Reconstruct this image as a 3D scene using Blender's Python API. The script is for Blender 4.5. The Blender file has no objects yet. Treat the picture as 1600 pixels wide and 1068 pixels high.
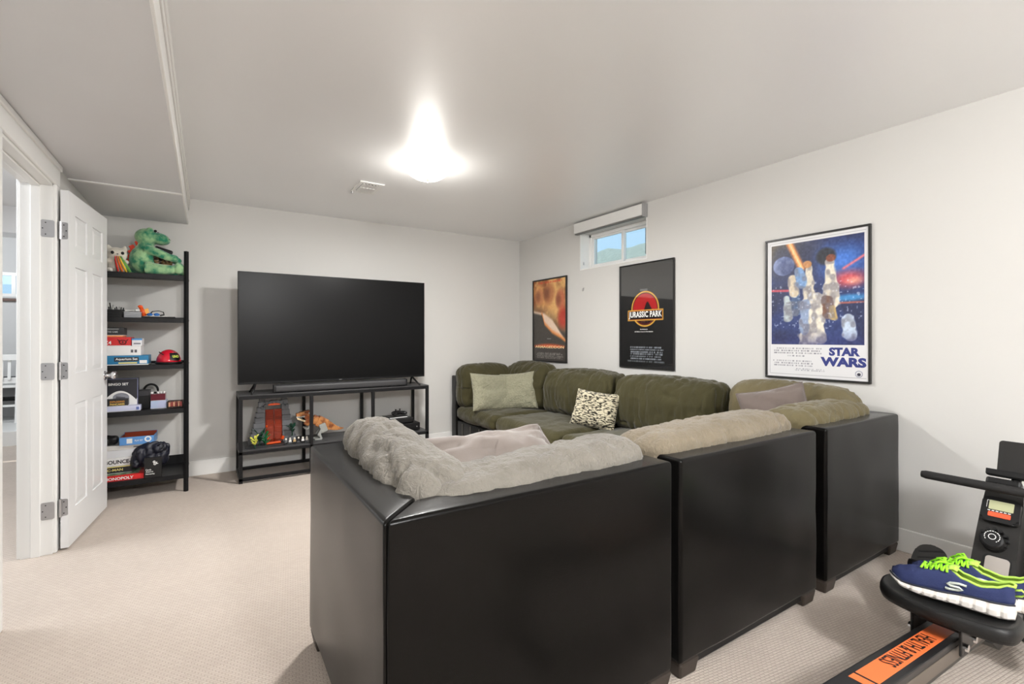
import bpy, bmesh, math, random
import numpy as np
from mathutils import Vector, Matrix, noise, Euler

random.seed(4)
scene = bpy.context.scene
COL = scene.collection
PI = math.pi
R90 = PI / 2

# ------------------------------------------------------------------ camera
cam_data = bpy.data.cameras.new('camera')
cam_data.sensor_width = 36.0
cam_data.lens = 746.0 / 1600.0 * 36.0
cam_data.shift_y = -7.0 / 1600.0
cam_data.clip_start = 0.05
cam = bpy.data.objects.new('camera', cam_data)
cam.location = (0, 0, 1.2)
cam.rotation_euler = (PI / 2, 0, math.radians(-32.65))
COL.objects.link(cam)
scene.camera = cam

# ------------------------------------------------------------------ sky, lights, exposure
world = bpy.data.worlds.new('sky')
scene.world = world
world.use_nodes = True
bg = world.node_tree.nodes['Background']
bg.inputs['Color'].default_value = (0.50, 0.76, 1.0, 1)
bg.inputs['Strength'].default_value = 0.8

LAMP_STRENGTH = 6.0
def area(name, loc, rot, size, power, color, size_y=None, spread=None):
    l = bpy.data.lights.new(name, 'AREA')
    l.energy = power
    l.color = color
    l.size = size
    if size_y:
        l.shape = 'RECTANGLE'; l.size_y = size_y
    else:
        l.shape = 'DISK'
    if spread: l.spread = spread
    o = bpy.data.objects.new(name, l)
    o.location = loc; o.rotation_euler = rot
    COL.objects.link(o)
    return o
# the lamp in view: the light its bowl throws down into the room
area('lamp_light', (1.30, 3.12, 2.285), (0, 0, 0), 0.22, 42, (1.0, 0.98, 0.955))
pg_ = bpy.data.lights.new('lamp_side_glow', 'POINT'); pg_.energy = 5.5; pg_.shadow_soft_size = .04; pg_.color = (1.0, .97, .92)
pgo = bpy.data.objects.new('lamp_side_glow', pg_); pgo.location = (1.30, 3.12, 2.24); COL.objects.link(pgo)
# the second ceiling lamp of the same room, behind the photographer
pl_ = bpy.data.lights.new('rear_lamp_light', 'POINT'); pl_.energy = 148; pl_.shadow_soft_size = 0.14; pl_.color = (0.99, 0.985, 0.975)
po_ = bpy.data.objects.new('rear_lamp_light', pl_); po_.location = (0.8, -1.2, 2.12); COL.objects.link(po_)
pn_ = bpy.data.lights.new('far_room_fill', 'POINT'); pn_.energy = 70; pn_.shadow_soft_size = .12; pn_.color = (.95, .98, 1)  # added point light, unseen, that brightens the far end of the next room
pno = bpy.data.objects.new('far_room_fill', pn_); pno.location = (-2.6, 6.9, 2.3); COL.objects.link(pno)
# unseen area light added for the daylight coming through the doorway
area('next_room_light', (-2.0, 3.6, 2.1), (0, R90 * -0.45, 0), 0.9, 32, (0.93, 0.96, 1.0), 0.9)
sun_data = bpy.data.lights.new('sun', 'SUN'); sun_data.energy = 2.2; sun_data.angle = 0.01; sun_data.color = (1.0, 0.96, 0.9)
sun = bpy.data.objects.new('sun', sun_data); sun.rotation_euler = (0, math.radians(-35), math.radians(10)); COL.objects.link(sun)

scene.view_settings.view_transform = 'Standard'
scene.view_settings.look = 'None'
scene.view_settings.gamma = 1.0
scene.view_settings.use_curve_mapping = False
scene.view_settings.exposure = 0.50

# ------------------------------------------------------------------ colour and material helpers
def lin(c):
    c = c / 255.0
    return c / 12.92 if c <= 0.04045 else ((c + 0.055) / 1.055) ** 2.4
def rgb(r, g, b):
    return (lin(r), lin(g), lin(b), 1.0)
MATS = {}
def mat(name, col, rough=0.5, metal=0.0, var=0.06, vscale=12.0, bump=0.0, bscale=150.0, spec=0.5,
        sheen=0.0, coat=0.0, col2=None, stretch=(1, 1, 1), detail=3.0, emit=0.0, trans=0.0, contrast=None):
    if name in MATS: return MATS[name]
    m = bpy.data.materials.new(name)
    m.use_nodes = True
    nt = m.node_tree; N = nt.nodes; L = nt.links
    b = N['Principled BSDF']
    tc = N.new('ShaderNodeTexCoord')
    mp = N.new('ShaderNodeMapping'); mp.inputs['Scale'].default_value = stretch
    L.new(tc.outputs['Object'], mp.inputs['Vector'])
    nz = N.new('ShaderNodeTexNoise'); nz.inputs['Scale'].default_value = vscale; nz.inputs['Detail'].default_value = detail
    L.new(mp.outputs['Vector'], nz.inputs['Vector'])
    mx = N.new('ShaderNodeMix'); mx.data_type = 'RGBA'
    c = Vector(col[:3])
    if col2 is None:
        a1 = tuple(c * (1 - var)) + (1,); a2 = tuple(min(1, v) for v in c * (1 + var)) + (1,)
    else:
        a1 = tuple(c) + (1,); a2 = tuple(col2[:3]) + (1,)
    mx.inputs['A'].default_value = a1; mx.inputs['B'].default_value = a2
    if contrast:
        mr = N.new('ShaderNodeMapRange'); mr.inputs['From Min'].default_value = contrast[0]; mr.inputs['From Max'].default_value = contrast[1]
        L.new(nz.outputs['Fac'], mr.inputs['Value']); L.new(mr.outputs['Result'], mx.inputs['Factor'])
    else:
        L.new(nz.outputs['Fac'], mx.inputs['Factor'])
    L.new(mx.outputs['Result'], b.inputs['Base Color'])
    b.inputs['Roughness'].default_value = rough
    b.inputs['Metallic'].default_value = metal
    b.inputs['Specular IOR Level'].default_value = spec
    b.inputs['Sheen Weight'].default_value = sheen
    b.inputs['Sheen Roughness'].default_value = 0.4
    b.inputs['Coat Weight'].default_value = coat
    b.inputs['Transmission Weight'].default_value = trans
    if emit:
        b.inputs['Emission Color'].default_value = col; b.inputs['Emission Strength'].default_value = emit
    if bump:
        n2 = N.new('ShaderNodeTexNoise'); n2.inputs['Scale'].default_value = bscale; n2.inputs['Detail'].default_value = 4
        L.new(mp.outputs['Vector'], n2.inputs['Vector'])
        bp = N.new('ShaderNodeBump'); bp.inputs['Strength'].default_value = bump; bp.inputs['Distance'].default_value = 0.004
        L.new(n2.outputs['Fac'], bp.inputs['Height']); L.new(bp.outputs['Normal'], b.inputs['Normal'])
    MATS[name] = m
    return m

M_wall = mat('wall_paint', rgb(213, 212, 209), 0.55, var=0.012, vscale=2, bump=0.06, bscale=180, spec=0.35)
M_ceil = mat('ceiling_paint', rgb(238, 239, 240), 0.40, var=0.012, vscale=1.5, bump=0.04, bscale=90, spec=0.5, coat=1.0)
M_ceil.node_tree.nodes['Principled BSDF'].inputs['Coat IOR'].default_value = 3.0
M_ceil.node_tree.nodes['Principled BSDF'].inputs['Coat Roughness'].default_value = 0.46
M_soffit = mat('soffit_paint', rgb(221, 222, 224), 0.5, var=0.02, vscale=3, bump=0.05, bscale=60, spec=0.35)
M_trim = mat('trim_paint', rgb(238, 238, 236), 0.35, var=0.01, vscale=4, spec=0.5)
M_door = mat('door_paint', rgb(236, 237, 238), 0.38, var=0.01, vscale=4, spec=0.5)
M_steel = mat('satin_steel', rgb(190, 190, 192), 0.38, metal=0.9, var=0.05, vscale=60)
M_chrome = mat('chrome', rgb(225, 225, 228), 0.12, metal=1.0, var=0.02)
M_blackmetal = mat('black_metal', rgb(23, 23, 25), 0.42, var=0.1, vscale=30, spec=.25)
M_leather = mat('black_leather', rgb(9, 8, 7), 0.24, var=0.2, vscale=5, bump=0.08, bscale=260, spec=0.15, sheen=0.08)
M_block = mat('dark_foot', rgb(52, 44, 38), 0.5, var=0.15, vscale=15)
def suede(name, c1, c2, vscale=7, crinkle=(60, 60, 24), depth=.012, strength=.6, rough=.85, sheen=.25):
    """soft pile with a crinkled nap: fine noise plus a stretched fold relief"""
    m = mat(name, c1, rough, col2=c2, vscale=vscale, sheen=sheen, spec=.15)
    nt = m.node_tree; N = nt.nodes; L = nt.links; b = N['Principled BSDF']
    tc = [n for n in N if n.type == 'TEX_COORD'][0]
    mp = N.new('ShaderNodeMapping'); mp.inputs['Scale'].default_value = crinkle; mp.inputs['Rotation'].default_value = (.2, .25, .2)
    L.new(tc.outputs['Object'], mp.inputs['Vector'])
    n1 = N.new('ShaderNodeTexNoise'); n1.inputs['Scale'].default_value = 1.0; n1.inputs['Detail'].default_value = 3; n1.inputs['Distortion'].default_value = .8
    L.new(mp.outputs['Vector'], n1.inputs['Vector'])
    n2 = N.new('ShaderNodeTexNoise'); n2.inputs['Scale'].default_value = 350
    L.new(tc.outputs['Object'], n2.inputs['Vector'])
    ad = N.new('ShaderNodeMath'); ad.operation = 'MULTIPLY_ADD'; ad.inputs[1].default_value = .18
    L.new(n2.outputs['Fac'], ad.inputs[0]); L.new(n1.outputs['Fac'], ad.inputs[2])
    bp = N.new('ShaderNodeBump'); bp.inputs['Strength'].default_value = strength; bp.inputs['Distance'].default_value = depth
    L.new(ad.outputs['Value'], bp.inputs['Height']); L.new(bp.outputs['Normal'], b.inputs['Normal'])
    return m
M_olive = suede('olive_suede', rgb(56, 53, 33), rgb(76, 72, 48), 6, (22, 22, 12), .012, .5)
M_olive_lit = suede('olive_suede_lit', rgb(98, 90, 66), rgb(118, 109, 82), 6, (30, 30, 14), .012, .5)  # lighter copy of the olive suede: the light on it is in the colour
M_olive_lit_beige = suede('olive_suede_lit_beige', rgb(118, 108, 91), rgb(150, 139, 121), 6, (75, 60, 40), .010, .75)  # same olive fabric, lit beige tone put into the colour
M_olive_lit_grey = suede('olive_suede_lit_grey', rgb(116, 111, 103), rgb(150, 145, 136), 6, (65, 60, 40), .012, .8)  # same olive fabric again, grey from light painted into the colour
M_mauve = mat('mauve_velvet', rgb(120, 110, 105), 0.8, col2=rgb(150, 140, 133), vscale=5, bump=0.3, bscale=250, sheen=0.6, spec=0.2)
M_mauve2 = mat('dark_mauve_velvet', rgb(100, 90, 85), 0.8, col2=rgb(126, 114, 108), vscale=5, bump=0.3, bscale=250, sheen=0.5, spec=0.2)
M_pipe = mat('mauve_piping', rgb(112, 102, 98), 0.7, var=0.05)
M_black = mat('matte_black_plastic', rgb(20, 20, 21), 0.45, var=0.1, vscale=30, spec=.3)
M_black2 = mat('satin_black_plastic', rgb(29, 29, 30), 0.35, var=0.1, vscale=30, spec=.35)
M_grille = mat('speaker_cloth', rgb(50, 50, 52), 0.5, var=0.15, vscale=300, bump=0.2, bscale=900)
M_white = mat('white_plastic', rgb(236, 236, 234), 0.4, var=0.02)
M_lettering_white = mat('white_print', rgb(240, 240, 238), 0.5, var=0.01)
M_lettering_black = mat('black_print', rgb(22, 22, 24), 0.5, var=0.01)

# suede gets a directional brush; knit and weave materials need their own graph
def knit(name, c1, c2, scale, rough=0.9, stretch=(1, 1, 1), blot=None):
    m = mat(name, c1, rough, col2=c2, vscale=scale, stretch=stretch, sheen=0.3, spec=0.15, contrast=blot)
    nt = m.node_tree; N = nt.nodes; L = nt.links; b = N['Principled BSDF']
    mp = [n for n in N if n.type == 'MAPPING'][0]
    vo = N.new('ShaderNodeTexVoronoi'); vo.inputs['Scale'].default_value = 70
    tc = [n for n in N if n.type == 'TEX_COORD'][0]
    L.new(tc.outputs['Object'], vo.inputs['Vector'])
    bp = N.new('ShaderNodeBump'); bp.inputs['Strength'].default_value = 0.9; bp.inputs['Distance'].default_value = 0.008; bp.invert = True
    L.new(vo.outputs['Distance'], bp.inputs['Height']); L.new(bp.outputs['Normal'], b.inputs['Normal'])
    return m
M_sage = knit('sage_knit', rgb(128, 127, 106), rgb(160, 158, 136), 40)
M_tweed = knit('black_and_cream_knit', rgb(42, 38, 32), rgb(206, 198, 172), 34, stretch=(1, 3.4, 1.0), blot=(0.44, 0.53))

def carpet_mat():
    m = bpy.data.materials.new('loop_carpet'); m.use_nodes = True
    nt = m.node_tree; N = nt.nodes; L = nt.links; b = N['Principled BSDF']
    tc = N.new('ShaderNodeTexCoord'); mp = N.new('ShaderNodeMapping')
    mp.inputs['Rotation'].default_value = (0, 0, math.radians(8))
    L.new(tc.outputs['Object'], mp.inputs['Vector'])
    br = N.new('ShaderNodeTexBrick')
    br.inputs['Scale'].default_value = 1.0
    br.inputs['Brick Width'].default_value = 0.022; br.inputs['Row Height'].default_value = 0.011
    br.inputs['Mortar Size'].default_value = 0.0028; br.inputs['Mortar Smooth'].default_value = 1.0
    br.offset = 0.5
    br.inputs['Color1'].default_value = rgb(207, 195, 184); br.inputs['Color2'].default_value = rgb(199, 186, 175)
    br.inputs['Mortar'].default_value = rgb(183, 169, 157)
    L.new(mp.outputs['Vector'], br.inputs['Vector'])
    nz = N.new('ShaderNodeTexNoise'); nz.inputs['Scale'].default_value = 1.6; nz.inputs['Detail'].default_value = 6
    L.new(tc.outputs['Object'], nz.inputs['Vector'])
    mr = N.new('ShaderNodeMapRange'); mr.inputs['To Min'].default_value = 0.86; mr.inputs['To Max'].default_value = 1.08
    L.new(nz.outputs['Fac'], mr.inputs['Value'])
    mx = N.new('ShaderNodeMix'); mx.data_type = 'RGBA'; mx.blend_type = 'MULTIPLY'; mx.inputs['Factor'].default_value = 1
    L.new(br.outputs['Color'], mx.inputs['A'])
    cc = N.new('ShaderNodeCombineColor')
    for k in ('Red', 'Green', 'Blue'): L.new(mr.outputs['Result'], cc.inputs[k])
    L.new(cc.outputs['Color'], mx.inputs['B'])
    L.new(mx.outputs['Result'], b.inputs['Base Color'])
    b.inputs['Roughness'].default_value = 0.95; b.inputs['Specular IOR Level'].default_value = 0.1
    b.inputs['Sheen Weight'].default_value = 0.15
    n2 = N.new('ShaderNodeTexNoise'); n2.inputs['Scale'].default_value = 420
    L.new(tc.outputs['Object'], n2.inputs['Vector'])
    ad = N.new('ShaderNodeMath'); ad.operation = 'MULTIPLY_ADD'; ad.inputs[1].default_value = -0.8
    L.new(br.outputs['Fac'], ad.inputs[0]); L.new(n2.outputs['Fac'], ad.inputs[2])
    bp = N.new('ShaderNodeBump'); bp.inputs['Strength'].default_value = 0.5; bp.inputs['Distance'].default_value = 0.004
    L.new(ad.outputs['Value'], bp.inputs['Height']); L.new(bp.outputs['Normal'], b.inputs['Normal'])
    return m
M_carpet = carpet_mat()

def print_mat(name, rough=0.35, coat=0.0):
    m = bpy.data.materials.new(name); m.use_nodes = True
    N = m.node_tree.nodes; b = N['Principled BSDF']
    at = N.new('ShaderNodeAttribute'); at.attribute_name = 'Col'
    m.node_tree.links.new(at.outputs['Color'], b.inputs['Base Color'])
    b.inputs['Roughness'].default_value = rough; b.inputs['Coat Weight'].default_value = coat; b.inputs['Coat Roughness'].default_value = 0.3
    return m
M_print = print_mat('printed_paper', 0.4)
M_print_gloss = print_mat('printed_glossy_sheet', 0.42, 0.12)

M_vinyl = print_mat('printed_vinyl', 0.4, 1.0)
M_vinyl.node_tree.nodes['Principled BSDF'].inputs['Coat Roughness'].default_value = 0.04
M_vinyl.node_tree.nodes['Principled BSDF'].inputs['Coat IOR'].default_value = 2.2
def glass_mat():
    m = bpy.data.materials.new('window_glass'); m.use_nodes = True
    nt = m.node_tree; N = nt.nodes; L = nt.links
    N.remove(N['Principled BSDF'])
    t = N.new('ShaderNodeBsdfTransparent'); g = N.new('ShaderNodeBsdfGlossy'); g.inputs['Roughness'].default_value = 0.02
    t.inputs['Color'].default_value = (0.96, 0.98, 0.98, 1)
    mx = N.new('ShaderNodeMixShader'); mx.inputs[0].default_value = 0.06
    L.new(t.outputs[0], mx.inputs[1]); L.new(g.outputs[0], mx.inputs[2]); L.new(mx.outputs[0], N['Material Output'].inputs[0])
    return m
M_glass = glass_mat()

# ------------------------------------------------------------------ object helpers
def tag(o, label=None, cat=None, group=None, kind=None):
    if label: o['label'] = label
    if cat: o['category'] = cat
    if group: o['group'] = group
    if kind: o['kind'] = kind
    return o
def thing(name, label, cat, loc=(0, 0, 0), rz=0.0, group=None):
    o = bpy.data.objects.new(name, None)
    o.empty_display_size = 0.1
    o.location = loc; o.rotation_euler = (0, 0, rz)
    COL.objects.link(o)
    return tag(o, label, cat, group)
def obj(name, bm, m, parent=None, smooth=False, loc=None, rot=None, label=None, autosmooth=None):
    me = bpy.data.meshes.new(name)
    if isinstance(bm, bmesh.types.BMesh):
        bmesh.ops.recalc_face_normals(bm, faces=bm.faces[:])
        bm.to_mesh(me); bm.free()
    else:
        me = bm
    for mm in (m if isinstance(m, (list, tuple)) else [m]):
        me.materials.append(mm)
    if smooth:
        for p in me.polygons: p.use_smooth = True
    o = bpy.data.objects.new(name, me)
    COL.objects.link(o)
    if parent: o.parent = parent
    if loc: o.location = loc
    if rot: o.rotation_euler = rot
    if label: o['label'] = label
    return o
def single(name, bm, m, label, cat, group=None, smooth=False, loc=None, rot=None):
    return tag(obj(name, bm, m, None, smooth, loc, rot), label, cat, group)
def struct(name, bm, m, label=None, smooth=False):
    return tag(obj(name, bm, m, None, smooth), label, None, None, 'structure')
def copy_tree(root, loc=None, rz=None, label=None):
    r = root.copy(); COL.objects.link(r)
    if loc is not None: r.location = loc
    if rz is not None: r.rotation_euler = (0, 0, rz)
    if label: r['label'] = label
    for c in root.children:
        k = c.copy(); COL.objects.link(k); k.parent = r
        for g in c.children:
            q = g.copy(); COL.objects.link(q); q.parent = k
    return r

def BM(): return bmesh.new()
def xf(bm, verts, rot=None, loc=(0, 0, 0)):
    M = Matrix.Translation(Vector(loc)) @ (Euler(rot).to_matrix().to_4x4() if rot else Matrix.Identity(4))
    for v in verts: v.co = M @ v.co
def box(bm, x0, x1, y0, y1, z0, z1, bev=0.0, mi=0, seg=2):
    r = bmesh.ops.create_cube(bm, size=1.0)
    vs = r['verts']
    for v in vs:
        v.co = Vector((x0 + (v.co.x + .5) * (x1 - x0), y0 + (v.co.y + .5) * (y1 - y0), z0 + (v.co.z + .5) * (z1 - z0)))
    fs = list({f for v in vs for f in v.link_faces})
    for f in fs: f.material_index = mi
    if bev > 0:
        es = list({e for v in vs for e in v.link_edges})
        q = bmesh.ops.bevel(bm, geom=es, offset=bev, segments=seg, affect='EDGES', profile=0.5)
        vs = list({v for f in q['faces'] for v in f.verts} | {v for v in vs if v.is_valid})
        for f in {f for v in vs for f in v.link_faces}: f.material_index = mi
    return vs
def rbox(bm, c, s, rot=None, bev=0.0, mi=0, seg=2):
    vs = box(bm, -s[0] / 2, s[0] / 2, -s[1] / 2, s[1] / 2, -s[2] / 2, s[2] / 2, bev, mi, seg)
    xf(bm, vs, rot, c)
    return vs
def ell(bm, c, r, rot=None, u=20, v=14, mi=0):
    q = bmesh.ops.create_uvsphere(bm, u_segments=u, v_segments=v, radius=1.0)
    for w in q['verts']: w.co = Vector((w.co.x * r[0], w.co.y * r[1], w.co.z * r[2]))
    xf(bm, q['verts'], rot, c)
    for f in {f for w in q['verts'] for f in w.link_faces}: f.material_index = mi
    return q['verts']
def frame_of(d):
    d = d.normalized()
    a = Vector((0, 0, 1)) if abs(d.z) < 0.9 else Vector((1, 0, 0))
    s = d.cross(a).normalized()
    return s, s.cross(d).normalized()
def tube(bm, pts, r, n=8, closed=False, mi=0, flat=1.0):
    pts = [Vector(p) for p in pts]
    R = r if isinstance(r, (list, tuple)) else [r] * len(pts)
    rings = []; prev = None
    for i, p in enumerate(pts):
        if closed: d = pts[(i + 1) % len(pts)] - pts[i - 1]
        else: d = pts[min(i + 1, len(pts) - 1)] - pts[max(i - 1, 0)]
        d = d.normalized()
        if prev is None: s, t = frame_of(d)
        else:
            s = (prev - d * prev.dot(d)).normalized(); t = s.cross(d).normalized()
        prev = s
        rings.append([bm.verts.new(p + s * R[i] * math.cos(2 * PI * k / n) + t * R[i] * flat * math.sin(2 * PI * k / n)) for k in range(n)])
    m = len(rings)
    for i in range(m if closed else m - 1):
        a, b = rings[i], rings[(i + 1) % m]
        for k in range(n):
            f = bm.faces.new((a[k], a[(k + 1) % n], b[(k + 1) % n], b[k])); f.material_index = mi
    if not closed:
        for rr in (rings[0], rings[-1]):
            f = bm.faces.new(rr); f.material_index = mi
def lathe(bm, prof, n=28, c=(0, 0, 0), rot=None, mi=0):
    rings = []; new = []
    for r, z in prof:
        if r < 1e-6:
            v = bm.verts.new((0, 0, z)); rings.append([v]); new.append(v)
        else:
            vs = [bm.verts.new((r * math.cos(2 * PI * k / n), r * math.sin(2 * PI * k / n), z)) for k in range(n)]
            rings.append(vs); new += vs
    for a, b in zip(rings, rings[1:]):
        for k in range(n):
            q = [a[k % len(a)], a[(k + 1) % len(a)], b[(k + 1) % len(b)], b[k % len(b)]]
            q = list(dict.fromkeys(q))
            if len(q) > 2:
                f = bm.faces.new(q); f.material_index = mi
    xf(bm, new, rot, c)
def prism(bm, poly, h, M=None, mi=0):
    """poly in local xy, extruded 0..h along local z, then placed by matrix M"""
    a = [bm.verts.new((x, y, 0)) for x, y in poly]; b = [bm.verts.new((x, y, h)) for x, y in poly]
    n = len(poly)
    fs = [bm.faces.new(a[::-1]), bm.faces.new(b)] + [bm.faces.new((a[i], a[(i + 1) % n], b[(i + 1) % n], b[i])) for i in range(n)]
    for f in fs: f.material_index = mi
    if M is not None:
        for v in a + b: v.co = M @ v.co
def basis(o, right, up):
    r = Vector(right).normalized(); u = Vector(up).normalized(); n = r.cross(u)
    M = Matrix((r, u, n)).transposed().to_4x4(); M.translation = Vector(o)
    return M
def rounded_poly(w, h, r, n=5):
    p = []
    for cx, cy, a0 in ((w / 2 - r, h / 2 - r, 0), (-w / 2 + r, h / 2 - r, 90), (-w / 2 + r, -h / 2 + r, 180), (w / 2 - r, -h / 2 + r, 270)):
        for k in range(n + 1):
            a = math.radians(a0 + 90 * k / n); p.append((cx + r * math.cos(a), cy + r * math.sin(a)))
    return p

def lattice(size, r, seg, M=None):
    """closed soft box with rounded edges, centred on the origin"""
    h = [s / 2 for s in size]
    ax = []
    for a in range(3):
        rr = min(r, h[a] * 0.98); t = [rr * (1 - math.tan(math.radians(x))) for x in (45, 32, 20, 9)]
        lo = [-h[a] + q for q in t]
        n = max(1, seg[a]); inner = [-(h[a] - rr) + 2 * (h[a] - rr) * k / n for k in range(n + 1)]
        ax.append(lo + inner + [-q for q in reversed(lo)])
    bm = BM(); V = {}
    n = [len(a) - 1 for a in ax]
    def vert(i, j, k):
        if (i, j, k) not in V:
            p = Vector((ax[0][i], ax[1][j], ax[2][k]))
            inn = Vector([max(-(h[a] - min(r, h[a] * .98)), min(h[a] - min(r, h[a] * .98), p[a])) for a in range(3)])
            d = p - inn
            if d.length > 1e-9:
                q = Vector([d[a] / min(r, h[a] * .98) for a in range(3)])
                q.normalize()
                d = Vector([q[a] * min(r, h[a] * .98) for a in range(3)])
            V[(i, j, k)] = bm.verts.new(inn + d)
        return V[(i, j, k)]
    for a in range(3):
        b, c = (a + 1) % 3, (a + 2) % 3
        for e in (0, n[a]):
            for s in range(n[b]):
                for t in range(n[c]):
                    q = []
                    for ds, dt in ((0, 0), (1, 0), (1, 1), (0, 1)):
                        ix = [0, 0, 0]; ix[a] = e; ix[b] = s + ds; ix[c] = t + dt
                        q.append(vert(*ix))
                    bm.faces.new(q if e else q[::-1])
    return bm
def cushion(size, r, seg, puff=(0, 0, 0), wrinkle=0.007, crease=0.010, cscale=(7, 7, 2.2), seed=0, fine=0.0, tuft=0.0, tuftn=6, shape=None):
    bm = lattice(size, r, seg)
    h = [s / 2 for s in size]
    for v in bm.verts:
        p = v.co.copy()
        w = [1 - min(1, (p[a] / h[a]) ** 2) for a in range(3)]
        for a in range(3):
            b, c = (a + 1) % 3, (a + 2) % 3
            v.co[a] = p[a] * (1 + puff[a] / h[a] * w[b] * w[c])
    bm.normal_update()
    sd = Vector((seed * 7.3, seed * 3.1, seed * 5.7))
    new = []
    for v in bm.verts:
        p = v.co
        d = noise.noise(p * 4 + sd) * wrinkle + noise.noise(p * 11 + sd) * wrinkle * 0.4
        q = Vector((p.x * cscale[0], p.y * cscale[1], p.z * cscale[2])) + sd + 0.35 * noise.noise_vector(p * 5 + sd)
        d -= crease * max(0, 1 - abs(noise.noise(q)) * 4.5) ** 2
        q2 = Vector((p.x * cscale[0] * 2.3, p.y * cscale[1] * 2.3, p.z * cscale[2] * 2.3)) + sd * 2
        d += fine * noise.noise(p * 26 + sd) + fine * .7 * noise.noise(p * 47 + sd)
        d -= crease * 0.5 * max(0, 1 - abs(noise.noise(q2)) * 3.0) ** 2
        if tuft:
            ph = p.x / h[0] * tuftn + 0.8 * noise.noise(Vector((p.x * 3, p.z * 2, 0)) + sd)
            d += tuft * (abs(math.sin(ph * PI / 2)) - 0.6)
        new.append(v.co + v.normal * d)
    for v, c in zip(bm.verts, new): v.co = c
    if shape:
        for v in bm.verts: v.co = shape(v.co)
    return bm
def throw_pillow(w, h, T, n=26, pinch=0.07, seed=0, wrinkle=0.012):
    bm = BM(); g = {}
    sd = Vector((seed * 3.7, seed * 9.1, seed))
    for side in (1, -1):
        for i in range(n + 1):
            for j in range(n + 1):
                u = math.sin((2 * i / n - 1) * PI / 2); v = math.sin((2 * j / n - 1) * PI / 2)
                edge = i in (0, n) or j in (0, n)
                if edge and (0, i, j) in g: continue
                x = u * w / 2 * (1 - pinch * (1 - v * v)); y = v * h / 2 * (1 - pinch * (1 - u * u))
                t = T / 2 * max(0, (1 - u ** 4)) ** 0.55 * max(0, (1 - v ** 4)) ** 0.55
                p = Vector((x, y, side * t))
                k = min(1, t / (T * 0.2))
                q = Vector((x * 5, y * 9, side)) + sd + 0.5 * noise.noise_vector(Vector((x * 4, y * 4, side)) + sd)
                p.z += side * k * (wrinkle * noise.noise(p * 7 + sd) - wrinkle * 1.4 * max(0, 1 - abs(noise.noise(q)) * 3) ** 2)
                g[(0 if edge else side, i, j)] = bm.verts.new(p)
    def G(s, i, j):
        return g[(0, i, j)] if (0, i, j) in g else g[(s, i, j)]
    for side in (1, -1):
        for i in range(n):
            for j in range(n):
                bm.faces.new((G(side, i, j), G(side, i + 1, j), G(side, i + 1, j + 1), G(side, i, j + 1)))
    return bm
def pillow_border(w, h, pinch=0.07, n=14):
    p = []
    for k in range(n): p.append((-1 + 2 * k / n, -1))
    for k in range(n): p.append((1, -1 + 2 * k / n))
    for k in range(n): p.append((1 - 2 * k / n, 1))
    for k in range(n): p.append((-1, 1 - 2 * k / n))
    return [(u * w / 2 * (1 - pinch * (1 - v * v)), v * h / 2 * (1 - pinch * (1 - u * u)), 0) for u, v in p]

def lettering(parent, text, centre, right, up, w, h, m, name='lettering', off=0.0, depth=0.0006, shear=0.0, spacing=1.0):
    cu = bpy.data.curves.new(name, 'FONT')
    cu.body = text; cu.size = 1.0; cu.extrude = 0.0; cu.offset = off; cu.shear = shear; cu.space_character = spacing
    cu.align_x = 'LEFT'; cu.resolution_u = 3
    to = bpy.data.objects.new(name, cu)
    me = bpy.data.meshes.new_from_object(to)
    bpy.data.objects.remove(to); bpy.data.curves.remove(cu)
    n = len(me.vertices); co = np.empty(n * 3, 'f'); me.vertices.foreach_get('co', co); co = co.reshape(-1, 3)
    lo, hi = co.min(0), co.max(0); sz = hi - lo
    sx = w / sz[0]; sy = (h / sz[1]) if h else sx
    r = np.array(Vector(right).normalized()); u = np.array(Vector(up).normalized()); nn = np.cross(r, u)
    a = ((co[:, 0] - lo[0]) * sx - w / 2)[:, None] * r + ((co[:, 1] - lo[1]) * sy - sz[1] * sy / 2)[:, None] * u + nn * depth + np.array(centre)
    me.vertices.foreach_set('co', a.astype('f').ravel())
    me.materials.clear(); me.materials.append(m)
    for p in me.polygons: p.material_index = 0
    me.name = name
    o = bpy.data.objects.new(name, me); COL.objects.link(o)
    if parent: o.parent = parent
    return o
def paint_sheet(name, parent, origin, right, up, w, h, nx, ny, func, m):
    """flat print: a fine grid whose vertex colours are the ink; func(u, v) -> sRGB 0..255"""
    u, v = np.meshgrid(np.linspace(0, 1, nx + 1), np.linspace(0, 1, ny + 1))
    r = np.array(Vector(right)); q = np.array(Vector(up)); o = np.array(origin)
    co = o + (u * w)[..., None] * r + (v * h)[..., None] * q
    c = np.clip(func(u, v) / 255.0, 0, 1)
    c = np.where(c <= 0.04045, c / 12.92, ((c + 0.055) / 1.055) ** 2.4)
    me = bpy.data.meshes.new(name)
    idx = np.arange((nx + 1) * (ny + 1)).reshape(ny + 1, nx + 1)
    f = np.stack([idx[:-1, :-1], idx[:-1, 1:], idx[1:, 1:], idx[1:, :-1]], -1).reshape(-1, 4)
    me.from_pydata(co.reshape(-1, 3).tolist(), [], f.tolist())
    at = me.color_attributes.new('Col', 'FLOAT_COLOR', 'POINT')
    cc = np.ones(((nx + 1) * (ny + 1), 4), 'f'); cc[:, :3] = c.reshape(-1, 3)
    at.data.foreach_set('color', cc.ravel())
    return obj(name, me, m, parent)
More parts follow.
